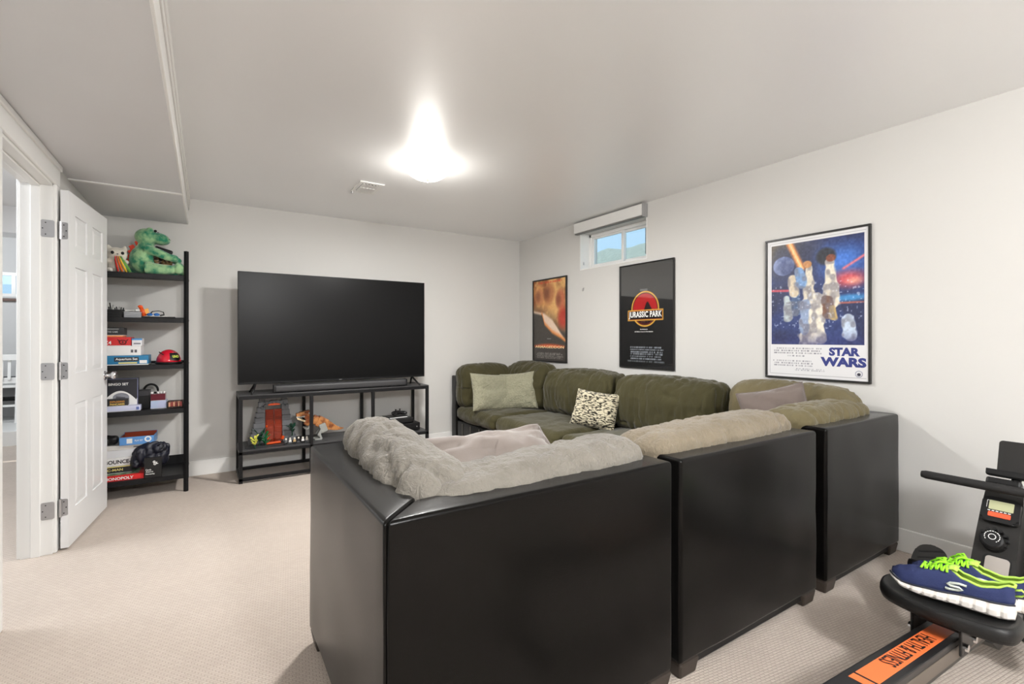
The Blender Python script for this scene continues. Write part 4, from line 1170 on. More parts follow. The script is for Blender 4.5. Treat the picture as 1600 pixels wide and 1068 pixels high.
# tier 2
z2 = .647
bg_ = thing('bingo_box', 'upright black and white bingo set box', 'game box', (-.56, 4.665, z2), 0)
bm = BM(); box(bm, -.125, .12, 0, .055, .0, .242, .0015, seg=1); obj('box_body', bm, cardboard('navyblack', 28, 29, 38), bg_)
bg_['front'] = -.0005
bm = BM(); A_ = [(-.098 + .215 * (k / 20), .012 + .135 * math.sin(PI * (.12 + .76 * k / 20))) for k in range(21)]
prism(bm, [(.112, .01), (.112, .09)] + [(x, z) for x, z in A_[::-1] if z > .05 and x < .112] + [(-.110, .01)], .0006, basis((0, -.0006, 0), (1, 0, 0), (0, 0, 1))); obj('white_arc', bm, M_lettering_white, bg_)
bm = BM(); ell(bm, (.015, -.0012, .098), (.050, .0010, .034), u=18, v=10); obj('cage_print', bm, cardboard('midgrey', 150, 152, 162), bg_)
bm = BM(); rbox(bm, (.012, -.0026, .092), (.055, .0008, .022), (0, R(10), 0)); tube(bm, [(-.02, -.0026, .11), (.02, -.0026, .128), (.058, -.0026, .112)], .003, 6, flat=.3); obj('cage_lines', bm, cardboard('ink', 90, 90, 96), bg_)
lettering(bg_, 'BINGO SET', (.0, -.001, .198), (1, 0, 0), (0, 0, 1), .118, .019, M_lettering_white, off=.02)
bm = BM(); 
for a, b, c, d in ((-.125, .12, .236, .240), (.113, .117, .0, .24)): box(bm, a, b, -.001, 0, c, d)
obj('silver_border', bm, cardboard('bluegrey', 120, 124, 160), bg_)
pl = game_box('pale lavender flat box lying before the bingo set', -.70, -.420, 4.575, 4.655, z2, .040, cardboard('lavender', 206, 210, 236), .9)
patch(pl, 'blue_label', -.10, -.055, .006, .028, cardboard('royalblue', 62, 96, 190)); patch(pl, 'barcode', .115, .132, .008, .030, cardboard('steelblue', 96, 116, 180))
yt = game_box('small black game box with yellow lettering before the bingo set', -.67, -.495, 4.585, 4.65, z2 + .0405, .052, cardboard('black', 30, 30, 34), .95)
front_text(yt, 'EXPLODING', .025, .034, .085, .013, mat('orange_ink', rgb(230, 160, 60), .5), off=.02); front_text(yt, 'PANCAKES', .025, .015, .085, .014, mat('yellow_ink', rgb(250, 214, 110), .5), off=.02)
bk = game_box('tall plain black card box right of the bingo set', -.445, -.372, 4.68, 4.80, z2, .140, cardboard('black3', 32, 32, 38), .3, m2=M_black)
hp = thing('headphones', 'black headband arched behind the tall black card box', 'headphones', (-.375, 4.83, z2 + .0))
bm = BM(); tube(bm, [(.045 * math.cos(a), 0, .125 + .05 * math.sin(a)) for a in [PI * i / 14 for i in range(15)]], .008, 8); obj('headband', bm, M_black, hp, smooth=True)
for s in (-1, 1):
    bm = BM(); tube(bm, [(s * .045, 0, .125), (s * .047, 0, .06)], .006, 8); ell(bm, (s * .045, 0, .04), (.02, .036, .040)); obj('ear_cup', bm, M_black2, hp, smooth=True)
lbx = game_box('light blue iridescent card box under the maroon box', -.362, -.262, 4.62, 4.75, z2, .060, mat('iridescent_card', rgb(140, 196, 222), .35, col2=rgb(206, 190, 224), vscale=9), .95)
mb = game_box('maroon velvet box with white pieces on it', -.362, -.270, 4.625, 4.74, z2 + .0605, .052, mat('maroon_velvet', rgb(92, 16, 34), .8, sheen=.4), .95)
for k in range(5):
    single('game_peg', (lambda b: (rbox(b, (0, 0, .008), (.016, .012, .016), (0, 0, .5 * k), .003), b)[1])(BM()), M_white if k != 1 else M_black, ['leftmost small white game piece lying on the maroon box', 'small black game piece lying on the maroon box', 'small white game piece just right of the black one', 'small white game piece, second from the right on the maroon box', 'rightmost small white game piece lying on the maroon box'][k], 'game piece', 'game pieces on the maroon box', loc=(-.355 + k * .019, 4.66 + .01 * (k % 2), z2 + .113))
dm = thing('domino_case', 'low dark wooden case of reddish tiles at the tier end', 'game case', (-.205, 4.655, z2))
M_dwood = mat('dark_wood', rgb(44, 30, 24), .45, vscale=10, stretch=(1, 12, 1), var=.3)
bm = BM(); box(bm, -.052, .052, -.05, .05, 0, .008, .001); box(bm, -.052, .052, .044, .05, .008, .05, .001); box(bm, -.052, -.046, -.05, .044, .008, .05, .001); box(bm, .046, .052, -.05, .044, .008, .05, .001); obj('case_body', bm, M_dwood, dm)
for k in range(6):
    bm = BM(); box(bm, -.044 + k * .0148, -.031 + k * .0148, -.046, .04, .009, .042, .002); obj('tile', bm, mat('tile_%d' % (k % 2), rgb(*((222, 160, 130) if k % 2 == 0 else (150, 60, 56))), .4), dm)

# tier 1 (bottom)
z1 = .137
mono = game_box('red game box with white lettering at the shelf bottom', -.665, -.392, 4.545, 4.78, z1, .040, cardboard('brightred', 214, 28, 30), .98, R(-2))
front_text(mono, 'MONOPOLY', -.01, .020, .17, .022, M_lettering_white, off=.03)
bm = BM(); box(bm, -.115, .10, -.09, .09, .0402, .0406); obj('board_print', bm, mat('money_print', rgb(150, 180, 150), .5, col2=rgb(70, 110, 80), vscale=30, contrast=(.4, .6)), mono)
mn = game_box('thin black game box with gold lettering above the red one', -.69, -.475, 4.63, 4.82, z1 + .0415, .052, cardboard('black', 30, 30, 34), .95)
front_text(mn, 'PAC-MAN', -.010, .026, .125, .018, mat('gold_ink', rgb(240, 224, 140), .5), off=.02)
patch(mn, 'gold_band', -.105, .105, .045, .0515, mat('gold_ink', rgb(240, 224, 140), .5))
bo = game_box('white game box with bold black lettering', -.69, -.41, 4.63, 4.82, z1 + .094, .062, cardboard('white', 232, 232, 232), .97)
front_text(bo, 'BOUNCE-OFF', .022, .032, .215, .030, M_lettering_black, off=.03)
wa = game_box('white game box with tiny print directly above the bold lettered one', -.69, -.412, 4.635, 4.82, z1 + .1565, .056, cardboard('white3', 222, 224, 228), .97)
for k in range(3): patch(wa, 'mark', .085 + k * .013, .094 + k * .013, .018, .032, cardboard('ink', 90, 90, 96))
wb = game_box('thin white game box under the blue open box', -.69, -.405, 4.635, 4.82, z1 + .213, .034, cardboard('white4', 214, 212, 208), .97)
patch(wb, 'mark', .08, .12, .012, .02, cardboard('ink', 90, 90, 96))
op = thing('open_box', 'open light blue box with a red-brown inside', 'box', (-.44, 4.705, z1 + .2475), R(-3))
op['front'] = -.0905
M_lb = cardboard('lightblue', 92, 150, 214); M_inside = cardboard('rust', 166, 62, 26)
for a, b, c, d in ((-.105, .105, -.09, -.087), (-.105, .105, .087, .09), (-.105, -.102, -.087, .087), (.102, .105, -.087, .087)):
    bm = BM(); vs = box(bm, a, b, c, d, 0, .072 if c > 0 else .06); obj('side', bm, M_lb, op)
bm = BM(); box(bm, -.102, .102, -.087, .087, 0, .003); box(bm, -.1015, .1015, .085, .0868, .003, .071); box(bm, -.1017, -.100, -.086, .085, .003, .058); box(bm, .100, .1017, -.086, .085, .003, .058); obj('liner', bm, M_inside, op, label='red-brown inside')
patch(op, 'white_label', -.062, -.028, .012, .048, M_white); 
bm = BM(); lathe(bm, [(.012, .0003), (.022, .0003), (.022, 0), (.012, 0), (.012, .0003)], 24, (.068, -.0902, .036), (PI / 2, 0, 0)); obj('ring_print', bm, M_lettering_white, op)
lettering(op, 'PLAY SET', (.012, -.0906, .03), (1, 0, 0), (0, 0, 1), .05, .013, M_lettering_white, off=.01)
bkb = single('black_bundle', cushion((.11, .12, .07), .03, (10, 10, 6), wrinkle=.01, crease=.01, seed=4), M_black, 'black cloth bundle left of the open blue box', 'bundle', smooth=True, loc=(-.615, 4.70, z1 + .283))
bag = thing('drawstring_bag', 'dark navy drawstring bag slumped over the game boxes', 'bag', (-.375, 4.595, z1 + .042), R(0))
M_navybag = mat('navy_nylon', rgb(26, 28, 42), .45, var=.2, vscale=12, bump=.3, bscale=60)
bm = cushion((.235, .10, .19), .05, (18, 10, 14), puff=(.0, .01, .0), wrinkle=.016, crease=.022, cscale=(9, 9, 6), seed=31)
for v in bm.verts:
    s = (v.co.z + .1) / .2
    v.co.x += .02 * s - .035 * (1 - s) * 0; v.co.z += .118 - .05 * max(0, -v.co.x * 8) * s
    v.co.y += .015
obj('bag_body', bm, M_navybag, bag, smooth=True)
bm = BM(); tube(bm, [(.06, -.03, .19), (.085, -.045, .205), (.10, -.04, .185), (.085, -.035, .165)], .003, 6); tube(bm, [(.08, -.04, .17), (.105, -.04, .165), (.108, -.03, .15)], .003, 6); obj('drawstring', bm, M_black, bag, smooth=True)
cd = thing('card_box', 'black box with bold white three-line lettering at the shelf front', 'game box', (-.345, 4.568, z1 + .002), R(-3))
bm = BM(); box(bm, -.045, .062, -.05, -.022, -.0, .150, .0015, seg=1); obj('box_body', bm, M_black2, cd)
for k, s in enumerate(('Cards', 'Against', 'Humanity')):
    wd = (.034, .046, .056)[k]
    lettering(cd, s, (-.036 + wd / 2, -.0506, .062 - k * .0165), (1, 0, 0), (0, 0, 1), wd, .013, M_lettering_white, off=.02)
lettering(cd, '&', (.022, -.0506, .112), (1, 0, .5), (-.5, 0, 1), .030, .034, M_lettering_white, off=.01)

# =================================================================== FRAMED POSTERS ON THE RIGHT WALL
def poster(label, y_left, y_right, z0, z1, frame_w, frame_m, func, nx, ny, pm):
    """viewed facing +x: the left edge lies at larger y"""
    w, h = y_left - y_right, z1 - z0
    t = thing('framed_poster', label, 'poster', (XR, (y_left + y_right) / 2, z0))
    for a, b, c, d in ((-w / 2, w / 2, 0, frame_w), (-w / 2, w / 2, h - frame_w, h), (-w / 2, -w / 2 + frame_w, frame_w, h - frame_w), (w / 2 - frame_w, w / 2, frame_w, h - frame_w)):
        bm = BM(); box(bm, -.020, -.001, a, b, c, d, .002); obj('frame_bar', bm, frame_m, t)
    bm = BM(); box(bm, -.010, -.002, -w / 2 + .002, w / 2 - .002, .002, h - .002); obj('backing', bm, frame_m, t)
    i = frame_w - .001
    paint_sheet('print', t, (-.0115, w / 2 - i, i), (0, -1, 0), (0, 0, 1), w - 2 * i, h - 2 * i, nx, ny, func, pm)
    return t, w, h
def ptext(t, w, h, s, u, v, tw, th, m, off=.0, shear=0, depth=.0006, spacing=1.0):
    """u, v: centre as fractions of the whole poster from its lower left"""
    return lettering(t, s, (-.0118, w / 2 - u * w, v * h), (0, -1, 0), (0, 0, 1), tw * w, th * h, m, off=off, shear=shear, depth=depth, spacing=spacing)
M_frame = mat('poster_frame_black', rgb(30, 29, 28), .35, var=.08, vscale=20)
def lines(img, u, v, u0, u1, v0, v1, n, col, seed, fill=.62):
    """rows of credit print too small to read"""
    rng = np.random.default_rng(seed)
    for k in range(n):
        c = v1 - (v1 - v0) * (k + .5) / n; hh = (v1 - v0) / n * .30
        a = u0 + rng.random() * .08 * (u1 - u0); b = u1 - rng.random() * .08 * (u1 - u0)
        ticks = (np.sin(u * 300 + 40 * np.sin(u * 21 + k * 3.1) + k) * .5 + .5 < fill)
        m = ((np.abs(v - c) < hh) & (u > a) & (u < b) & ticks).astype(float) * .8
        img = blend(img, m, col)
    return img

# ---- poster 1: dark night-glow poster (no portraits, warm abstract glow instead)
def paint_glow(u, v):
    n1 = smooth_noise(u.shape, (5, 7), 1); n2 = smooth_noise(u.shape, (16, 22), 2); n3 = smooth_noise(u.shape, (40, 60), 3)
    img = np.ones(u.shape + (3,)) * np.array([66., 61, 56])  # dark base lifted: gloss sheen put into the ink colour
    glow = np.clip((v - .42 + .22 * (u - .5)) / .25, 0, 1)
    img = blend(img, glow, (214, 150, 88)); img = blend(img, glow * np.clip(u * 1.4 - .3, 0, .7), (236, 196, 128))
    img = blend(img, glow * np.clip((n1 - .45) * 2.2, 0, 1), (122, 62, 28))
    img = blend(img, glow * np.clip((n2 - .55) * 2, 0, .6), (236, 190, 120))
    for cx, cy, rx, ry, c in ((.20, .80, .13, .10, (196, 128, 84)), (.50, .83, .16, .13, (184, 116, 72)), (.84, .74, .13, .12, (186, 96, 66))):
        d = np.hypot((u - cx) / rx, (v - cy) / ry)
        img = blend(img, soft(d - 1, .5) * .8, c)
        img = blend(img, soft(np.hypot((u - cx + rx * .45) / rx, (v - cy) / ry) - .6, .6) * .5, (96, 46, 26))
    img = blend(img, soft(np.hypot((u - .92) / .14, (v - .52) / .12) - 1, .8) * .8, (190, 44, 34))
    up_ = np.interp(u, [0, .35, .6, .8, 1], [.625, .585, .50, .37, .245])
    lo_ = np.interp(u, [0, .28, .36, .6, .85, 1], [.60, .565, .44, .335, .275, .225])
    img = blend(img, soft(v - up_, .03), (236, 208, 186))
    img = blend(img, soft(v - lo_ - .035, .05) * (u > .25), (230, 140, 70))
    img = blend(img, soft(v - lo_, .03), (66, 61, 56))
    d, t = seg_dist(u, v, (.05, .172), (.95, .172), 1.5); img = blend(img, soft(d - .012 - .035 * np.sin(np.pi * np.clip(u, 0, 1)), .05) * (v > .165), (226, 92, 40))
    img = blend(img, ((v < .166)).astype(float), (62, 57, 53))
    img = lines(img, u, v, .08, .92, .02, .10, 6, (170, 165, 160), 5)
    img = lines(img, u, v, .10, .90, .955, .985, 1, (214, 70, 40), 6)
    img = blend(img, ((np.abs(u - .5) < .06) & (np.abs(v - .27) < .006)).astype(float) * .7, (150, 150, 150))
    return img + ((n3 - .5) * 10)[..., None]
t, w, h = poster('narrow orange-glow disaster film poster, the one nearest the room corner', 4.668, 4.032, .923, 1.874, .016, M_frame, paint_glow, 120, 180, M_print_gloss)
ptext(t, w, h, 'ARMAGEDDON', .5, .178, .84, .030, mat('pale_gold_ink', rgb(250, 226, 176), .5), off=.02)

# ---- poster 2: black sheet with a red disc and yellow ring
def paint_disc(u, v):
    n1 = smooth_noise(u.shape, (4, 7), 11); n3 = smooth_noise(u.shape, (50, 70), 12)
    img = np.ones(u.shape + (3,)) * np.array([22., 22, 23])
    A = .945 / .62
    cx, cy, r = .49, .565, .262
    dd = np.hypot(u - cx, (v - cy) * A)
    img = blend(img, soft(dd - r, .008), (232, 176, 70)); img = blend(img, soft(dd - r + .022, .008), (30, 16, 14)); img = blend(img, soft(dd - r + .034, .008), (186, 24, 28))
    # plain hill silhouettes inside the disc
    hill = cy - .005 + .05 * np.sin((u - cx) * 16 + .5) + .025 * np.sin((u - cx) * 37)
    img = blend(img, soft(v - hill, .01) * soft(dd - r + .040, .008), (34, 12, 12))
    bx, by, hw, hh = .49, .505, .335, .052
    q = np.maximum(np.abs(u - bx) - hw, (np.abs(v - by) - hh) * A)
    img = blend(img, soft(q, .008), (232, 176, 70)); img = blend(img, soft(q + .016, .008), (120, 16, 18))
    img = blend(img, soft(q + .022, .006), (24, 14, 14))
    img = lines(img, u, v, .17, .83, .075, .205, 6, (168, 176, 186), 15)
    img = lines(img, u, v, .11, .87, .05, .07, 1, (120, 126, 132), 16)
    img = lines(img, u, v, .40, .56, .435, .445, 1, (150, 60, 40), 17)
    img = blend(img, ((np.abs(u - .47) < .07) & (np.abs(v - .748) < .010)).astype(float) * .6, (150, 152, 152))
    return img
t, w, h = poster('black film poster with a red disc in a yellow ring, under the window', 3.246, 2.622, .922, 1.868, .010, M_frame, paint_disc, 130, 200, M_vinyl)
ptext(t, w, h, 'JURASSIC PARK', .49, .505, .61, .074, M_lettering_white, off=.032, spacing=1.06)
ptext(t, w, h, 'An Adventure', .47, .372, .14, .010, M_lettering_white, off=.02); ptext(t, w, h, '65 Million Years In The Making.', .47, .348, .34, .014, M_lettering_white, off=.02)

# ---- poster 3: white bordered space picture (plain abstract shapes, no characters)
def paint_space(u, v):
    n0 = smooth_noise(u.shape, (3, 4), 21); n1 = smooth_noise(u.shape, (7, 10), 22); n2 = smooth_noise(u.shape, (22, 30), 23); n3 = smooth_noise(u.shape, (60, 80), 24)
    img = np.ones(u.shape + (3,)) * np.array([38., 56, 112])
    img = blend(img, np.clip((v - .62) / .3, 0, 1) * np.clip(1.1 - u * 1.6, 0, 1), (84, 74, 62))
    img = blend(img, np.clip((n1 - .4) * 2, 0, .7), (30, 36, 72))
    img = blend(img, soft(np.hypot((u - .78) / .34, (v - .78) / .22) - .6, .8) * .9, (70, 130, 226))
    img = blend(img, soft(np.hypot((u - .62) / .13, (v - .83) / .10) - .8, .25) * .9, (26, 28, 36))
    img = blend(img, soft(np.hypot((u - .85) / .22, (v - .60) / .10) - .7, .8) * .9, (226, 88, 92))
    img = blend(img, soft(np.hypot((u - .90) / .12, (v - .58) / .05) - .5, .9) * .8, (250, 190, 160))
    img = blend(img, soft(np.hypot((u - .85) / .3, (v - .43) / .05) - .6, .6) * .9, (64, 150, 214))
    img = blend(img, soft(np.hypot((u - .85) / .3, (v - .385) / .012) - .7, .8) * .8, (206, 110, 90))
    d, t = seg_dist(u, v, (.22, 1.0), (.36, .74), 1.5); img = blend(img, soft(d - .035, .04), (255, 150, 66)); img = blend(img, soft(d - .012, .03), (255, 224, 170))
    d, t = seg_dist(u, v, (.80, .70), (1.0, .80), 1.5); img = blend(img, soft(d - .012, .03), (255, 120, 120))
    d, t = seg_dist(u, v, (.0, .545), (.20, .535), 1.5); img = blend(img, soft(d - .014, .03), (240, 90, 100))
    pd_ = np.hypot(u - .15, (v - .785) * 1.32)
    img = blend(img, soft(pd_ - .125, .012), (92, 108, 158)); img = blend(img, soft(pd_ - .125, .012) * np.clip(n2 * 1.2 - .3, 0, .7), (150, 164, 206))
    img = blend(img, soft(np.hypot(u - .20, (v - .75) * 1.32) - .12, .12) * soft(pd_ - .125, .012) * .5, (46, 56, 96))
    # pale upright shapes: a plain cluster of rock spires
    for x0, y0, x1, y1, r0, r1, c in ((.44, .06, .44, .74, .11, .035, (222, 214, 196)), (.68, .40, .66, .78, .085, .04, (232, 224, 206)), (.56, .05, .50, .42, .055, .09, (236, 230, 214)),
                                      (.30, .34, .27, .62, .07, .035, (70, 96, 136)), (.27, .50, .25, .66, .055, .04, (214, 200, 176)), (.20, .26, .19, .46, .045, .035, (190, 204, 206)),
                                      (.65, .30, .63, .42, .065, .05, (120, 84, 66)), (.70, .26, .69, .34, .04, .03, (206, 176, 110)), (.86, .10, .84, .24, .07, .055, (196, 212, 232)), (.38, .14, .40, .40, .05, .05, (150, 168, 200)), (.36, .6, .33, .72, .06, .05, (120, 158, 206))):
        d, t = seg_dist(u, v, (x0, y0), (x1, y1), 1.32)
        m = soft(d - (r0 + (r1 - r0) * t) * (.8 + .5 * n2), .015)
        img = blend(img, m, c); img = blend(img, m * np.clip((n2 - .45) * 2.4, 0, .6), (112, 108, 120))
    img = blend(img, soft(np.hypot((u - .42) / .05, (v - .775) / .035) - 1, .3), (196, 138, 84)); img = blend(img, soft(np.hypot((u - .67) / .05, (v - .81) / .035) - 1, .3), (130, 70, 48))
    img = blend(img, np.clip((.14 - v) / .14, 0, 1) * .5, (40, 44, 110))
    img = blend(img, ((n3 > .86) & (v < .6) & (v > .15)).astype(float) * .5, (200, 210, 230))
    return img + ((n3 - .5) * 26)[..., None]
def paint_white_border(u, v):
    img = np.ones(u.shape + (3,)) * np.array([226., 226, 228])
    a, b, c, d = .045, .965, .235, .965
    inner = paint_space(np.clip((u - a) / (b - a), 0, 1), np.clip((v - c) / (d - c), 0, 1))
    m = ((u > a) & (u < b) & (v > c) & (v < d)).astype(float)
    img = img * (1 - m[..., None]) + inner * m[..., None]
    ln = ((np.abs(u - .03) < .002) | (np.abs(u - .978) < .002)) & (v > .02) & (v < .98) | ((np.abs(v - .02) < .0014) | (np.abs(v - .98) < .0014)) & (u > .03) & (u < .978)
    img = blend(img, ln.astype(float) * .6, (130, 130, 136))
    img = lines(img, u, v, .05, .58, .165, .215, 3, (120, 120, 130), 31, .5); img = lines(img, u, v, .22, .42, .145, .160, 1, (120, 120, 130), 32, .5)
    img = lines(img, u, v, .05, .50, .075, .125, 3, (130, 130, 140), 33, .5); img = lines(img, u, v, .30, .62, .045, .068, 2, (140, 140, 150), 34, .5)
    dd = np.hypot(u - .915, (v - .046) * 1.52)
    img = blend(img, soft(np.abs(dd - .030) - .003, .004), (120, 126, 150)); img = blend(img, soft(np.hypot((u - .915) / .016, (v - .043) / .010) - 1, .4), (30, 32, 50))
    return img
t, w, h = poster('white-bordered blue and orange space film poster, nearest the rowing machine', 1.85, 1.222, .926, 1.870, .013, M_frame, paint_white_border, 200, 300, M_print_gloss)
M_navyink = mat('navy_ink', rgb(46, 56, 128), .5, var=.02)
ptext(t, w, h, 'STAR', .775, .197, .27, .056, M_navyink, off=.055); ptext(t, w, h, 'WARS', .762, .130, .40, .062, M_navyink, off=.055)

# =================================================================== ROWING MACHINE
RY = .55
rower = thing('rowing_machine', 'black rowing machine with an orange rail stripe by the poster wall', 'rowing machine', (2.0, RY, 0))
def rw(name, bm, m, parent=None, smooth=False, label=None):
    """world coordinates -> rower frame"""
    for v in bm.verts: v.co -= Vector((2.0, RY, 0))
    return obj(name, bm, m, parent or rower, smooth, label=label)
M_orange = mat('orange_print', rgb(240, 118, 62), .45, var=.03)
M_charcoal = mat('charcoal_plastic', rgb(36, 35, 34), .45, var=.1, vscale=20, spec=.3)
M_alu = mat('anodised_aluminium', rgb(120, 112, 104), .4, metal=.7, var=.08, vscale=8, stretch=(.3, 6, 6))
M_screen_lcd = mat('lcd_green', rgb(176, 178, 142), .25, var=.02)
sl = -.097
def rz_(x): return .314 + sl * (x - 1.42)
th = math.atan(-sl)
rx0, rx1 = 1.02, 2.50
rm = ((rx0 + rx1) / 2, RY, 0); L_ = (rx1 - rx0) / math.cos(th)
def rail_box(x0, x1, w0, w1, d0, d1, bev=0):
    """along-rail box; d measured down from the rail top"""
    bm = BM(); xm = (x0 + x1) / 2
    rbox(bm, (0, (w0 + w1) / 2, -(d0 + d1) / 2), ((x1 - x0) / math.cos(th), w1 - w0, abs(d1 - d0)), None, bev)
    xf(bm, bm.verts, (0, th, 0), (xm, RY, rz_(xm)))
    return bm
rw('rail', rail_box(rx0, rx1, -.046, .046, 0, .075, .004), M_black2)
rw('rail_side', rail_box(rx0 + .01, rx1 - .01, -.0475, .0475, .020, .060, .001), M_alu, label='brushed metal groove along the rail side')
rw('orange_stripe', rail_box(1.455, 2.16, -.027, .027, -.0006, .001), M_orange, label='orange stripe on the rail')
rw('orange_stripe', rail_box(1.415, 1.445, -.027, .027, -.0006, .001), M_orange, label='short orange stripe')
ups = (-math.sin(0) , -1, 0)
tx = 1.738
o = lettering(rower, 'HEALTH & FITNESS', (tx - 2.0, 0.002, rz_(tx) + .0004), (-math.cos(th), 0, math.sin(th)), (0, -1, 0), .315, .041, M_lettering_black, off=.004, depth=.0016)
# rear stand and front stabiliser
bm = BM(); tube(bm, [(1.06, RY, rz_(1.06) - .05), (1.04, RY, .04)], [.026, .024], 12); rw('rear_leg', bm, M_black2)
bm = BM(); tube(bm, [(1.04, RY - .22, .025), (1.04, RY + .22, .025)], .024, 12); rw('rear_stabiliser', bm, M_black2)
bm = BM(); tube(bm, [(2.72, RY - .27, .028), (2.72, RY + .27, .028)], .026, 14); rw('front_stabiliser', bm, M_black2, smooth=True)
for s in (-1, 1):
    bm = BM(); tube(bm, [(2.72, RY + s * .235, .03), (2.72, RY + s * .28, .03)], .031, 14); rw('end_cap', bm, M_black)
# seat
seat_z = .348
bm = BM()
outl = [(-.115, -.10), (-.10, -.17), (-.05, -.185), (.06, -.175), (.11, -.12), (.12, 0), (.11, .12), (.06, .165), (-.02, .17), (-.085, .14), (-.115, .08), (-.125, 0)]
def seat_ring(s, z, dz=0): return [bm.verts.new((x * s, y * s, z + dz * (abs(y) / .18) ** 2)) for x, y in outl]
def smooth_poly(p, it=2):
    for _ in range(it):
        q = []
        for a, b in zip(p, p[1:] + p[:1]): q += [(.75 * a[0] + .25 * b[0], .75 * a[1] + .25 * b[1]), (.25 * a[0] + .75 * b[0], .25 * a[1] + .75 * b[1])]
        p = q
    return p
outl = smooth_poly(outl, 2)
rings = [seat_ring(.90, -.032), seat_ring(.97, -.028), seat_ring(1.0, -.015), seat_ring(1.0, -.002, .004), seat_ring(.975, .008, .008), seat_ring(.93, .010, .008), seat_ring(.84, .003, .006), seat_ring(.6, -.004, .004), seat_ring(.3, -.006, .002)]
for a, b in zip(rings, rings[1:]):
    for k in range(len(a)): bm.faces.new((a[k], a[(k + 1) % len(a)], b[(k + 1) % len(b)], b[k]))
bm.faces.new(rings[0][::-1]); bm.faces.new(rings[-1])
xf(bm, bm.verts, (0, th * .6, 0), (2.005, RY - .005, seat_z))
rw('seat', bm, mat('black_rubber', rgb(26, 26, 26), .45, spec=.3, var=.08, bump=.15, bscale=300), smooth=True)
bm = BM(); box(bm, 1.955, 2.06, RY - .062, RY + .062, seat_z - .062, seat_z - .031, .004); car = rw('carriage', bm, M_black)
for s in (-1, 1):
    bm = BM(); box(bm, 1.94, 2.07, RY + s * .060 - .004, RY + s * .060 + .004, seat_z - .125, seat_z - .035, .006); rw('side_plate', bm, M_black2, car)
    for x in (1.965, 2.045):
        bm = BM(); tube(bm, [(x, RY + s * .064, seat_z - .10), (x, RY + s * .074, seat_z - .10)], .011, 12); rw('axle_bolt', bm, M_chrome, car)
# tower: slanted console housing
u_ = Vector((.54, 0, .842)); n_ = Vector((-.842, 0, .54)); P0 = Vector((2.504, .533, .415))
TM = Matrix((Vector((0, -1, 0)), u_, n_)).transposed().to_4x4(); TM.translation = P0   # x: screen right (-y), y: up the slope, z: out of the face
def tw(name, bm, m, parent=None, smooth=False, label=None):
    for v in bm.verts: v.co = TM @ v.co
    return rw(name, bm, m, parent, smooth, label)
bm = BM()
pr = smooth_poly([(-.062, -.34), (.062, -.34), (.060, .0), (.056, .20), (.044, .262), (.0, .275), (-.044, .262), (-.056, .20), (-.060, .0)], 1)
prism(bm, pr, .10, Matrix.Translation((0, 0, -.105)))
bmesh.ops.bevel(bm, geom=[e for e in bm.edges if all(v.co.z > -.006 for v in e.verts)], offset=.008, segments=2, affect='EDGES')
tower = tw('tower', bm, M_charcoal)
bm = BM(); prism(bm, rounded_poly(.066, .19, .012), .005, Matrix.Translation((.012, -.135, -.006))); tw('silver_panel', bm, mat('silver_plastic', rgb(170, 164, 158), .4, metal=.3), tower, label='silver inlay below the knob')
bm = BM(); prism(bm, rounded_poly(.078, .20, .016), .003, Matrix.Translation((.010, -.135, -.006))); tw('panel_rim', bm, M_black, tower)
bm = BM(); prism(bm, rounded_poly(.106, .098, .018), .026, Matrix.Translation((.002, .135, -.006)))
bmesh.ops.bevel(bm, geom=[e for e in bm.edges if all(v.co.z > .018 for v in e.verts)], offset=.006, segments=2, affect='EDGES')
con = tw('console', bm, M_black)
bm = BM(); prism(bm, rounded_poly(.068, .036, .003), .0015, Matrix.Translation((.004, .150, .020))); tw('display', bm, M_screen_lcd, con, label='pale green display')
bm = BM(); prism(bm, rounded_poly(.062, .018, .003), .003, Matrix.Translation((.002, .113, .020))); tw('button_bar', bm, mat('red_orange_plastic', rgb(236, 88, 52), .4), con, label='red-orange button bar')
bm = BM()
for k in range(6): box(bm, -.028 + k * .0112 - .0038, -.028 + k * .0112 + .0038, .1255, .1285, .0202, .0208)
box(bm, -.0365, -.0355, .138, .166, .0202, .0208); box(bm, -.0365, -.030, .166, .167, .0202, .0208)
tw('label_print', bm, M_lettering_white, con)
bm = BM(); lathe(bm, [(0, .036), (.026, .036), (.031, .033), (.034, .026), (.034, .012), (.036, .008), (.036, -.004)], 36, (-.004, .012, 0)); 
for v in bm.verts:
    pass
knob = tw('resistance_knob', bm, M_black, tower)
bm = BM()
for k in range(9):
    a = R(-30 + k * 30); tube(bm, [(-.004 + .036 * math.cos(a), .022 + .036 * math.sin(a), 0), (-.004 + .036 * math.cos(a), .022 + .036 * math.sin(a), .024)], .006, 8)
tw('grip', bm, M_black, knob)
bm = BM()
for k in range(14):
    a = R(-50 + k * 20); rbox(bm, (-.004 + .021 * math.cos(a), .022 + .021 * math.sin(a), .0364), (.004 + .001 * (k % 3), .0022, .0006), (0, 0, a + PI / 2))
lathe(bm, [(.009, .0368), (.011, .0368), (.011, .036), (.009, .036), (.009, .0368)], 20, (-.004, .022, 0))
tw('dial_print', bm, M_lettering_white, knob)
# handlebar rest, handlebar, strap
bm = BM(); rbox(bm, (0, .245, .014), (.10, .03, .04), None, .008); tw('handle_rest', bm, M_black, tower)
bm = BM(); tube(bm, [(2.545, RY + .215, .625), (2.545, RY + .20, .625), (2.545, RY - .20, .625), (2.545, RY - .215, .625)], [.013, .017, .017, .013], 16)
hb = rw('handlebar', bm, mat('foam_grip', rgb(22, 21, 21), .75, bump=.2, bscale=300), smooth=True)
bm = BM(); box(bm, 2.56, 2.60, RY - .03, RY + .0, .610, .632, .004); rw('handle_strap', bm, M_black, hb)
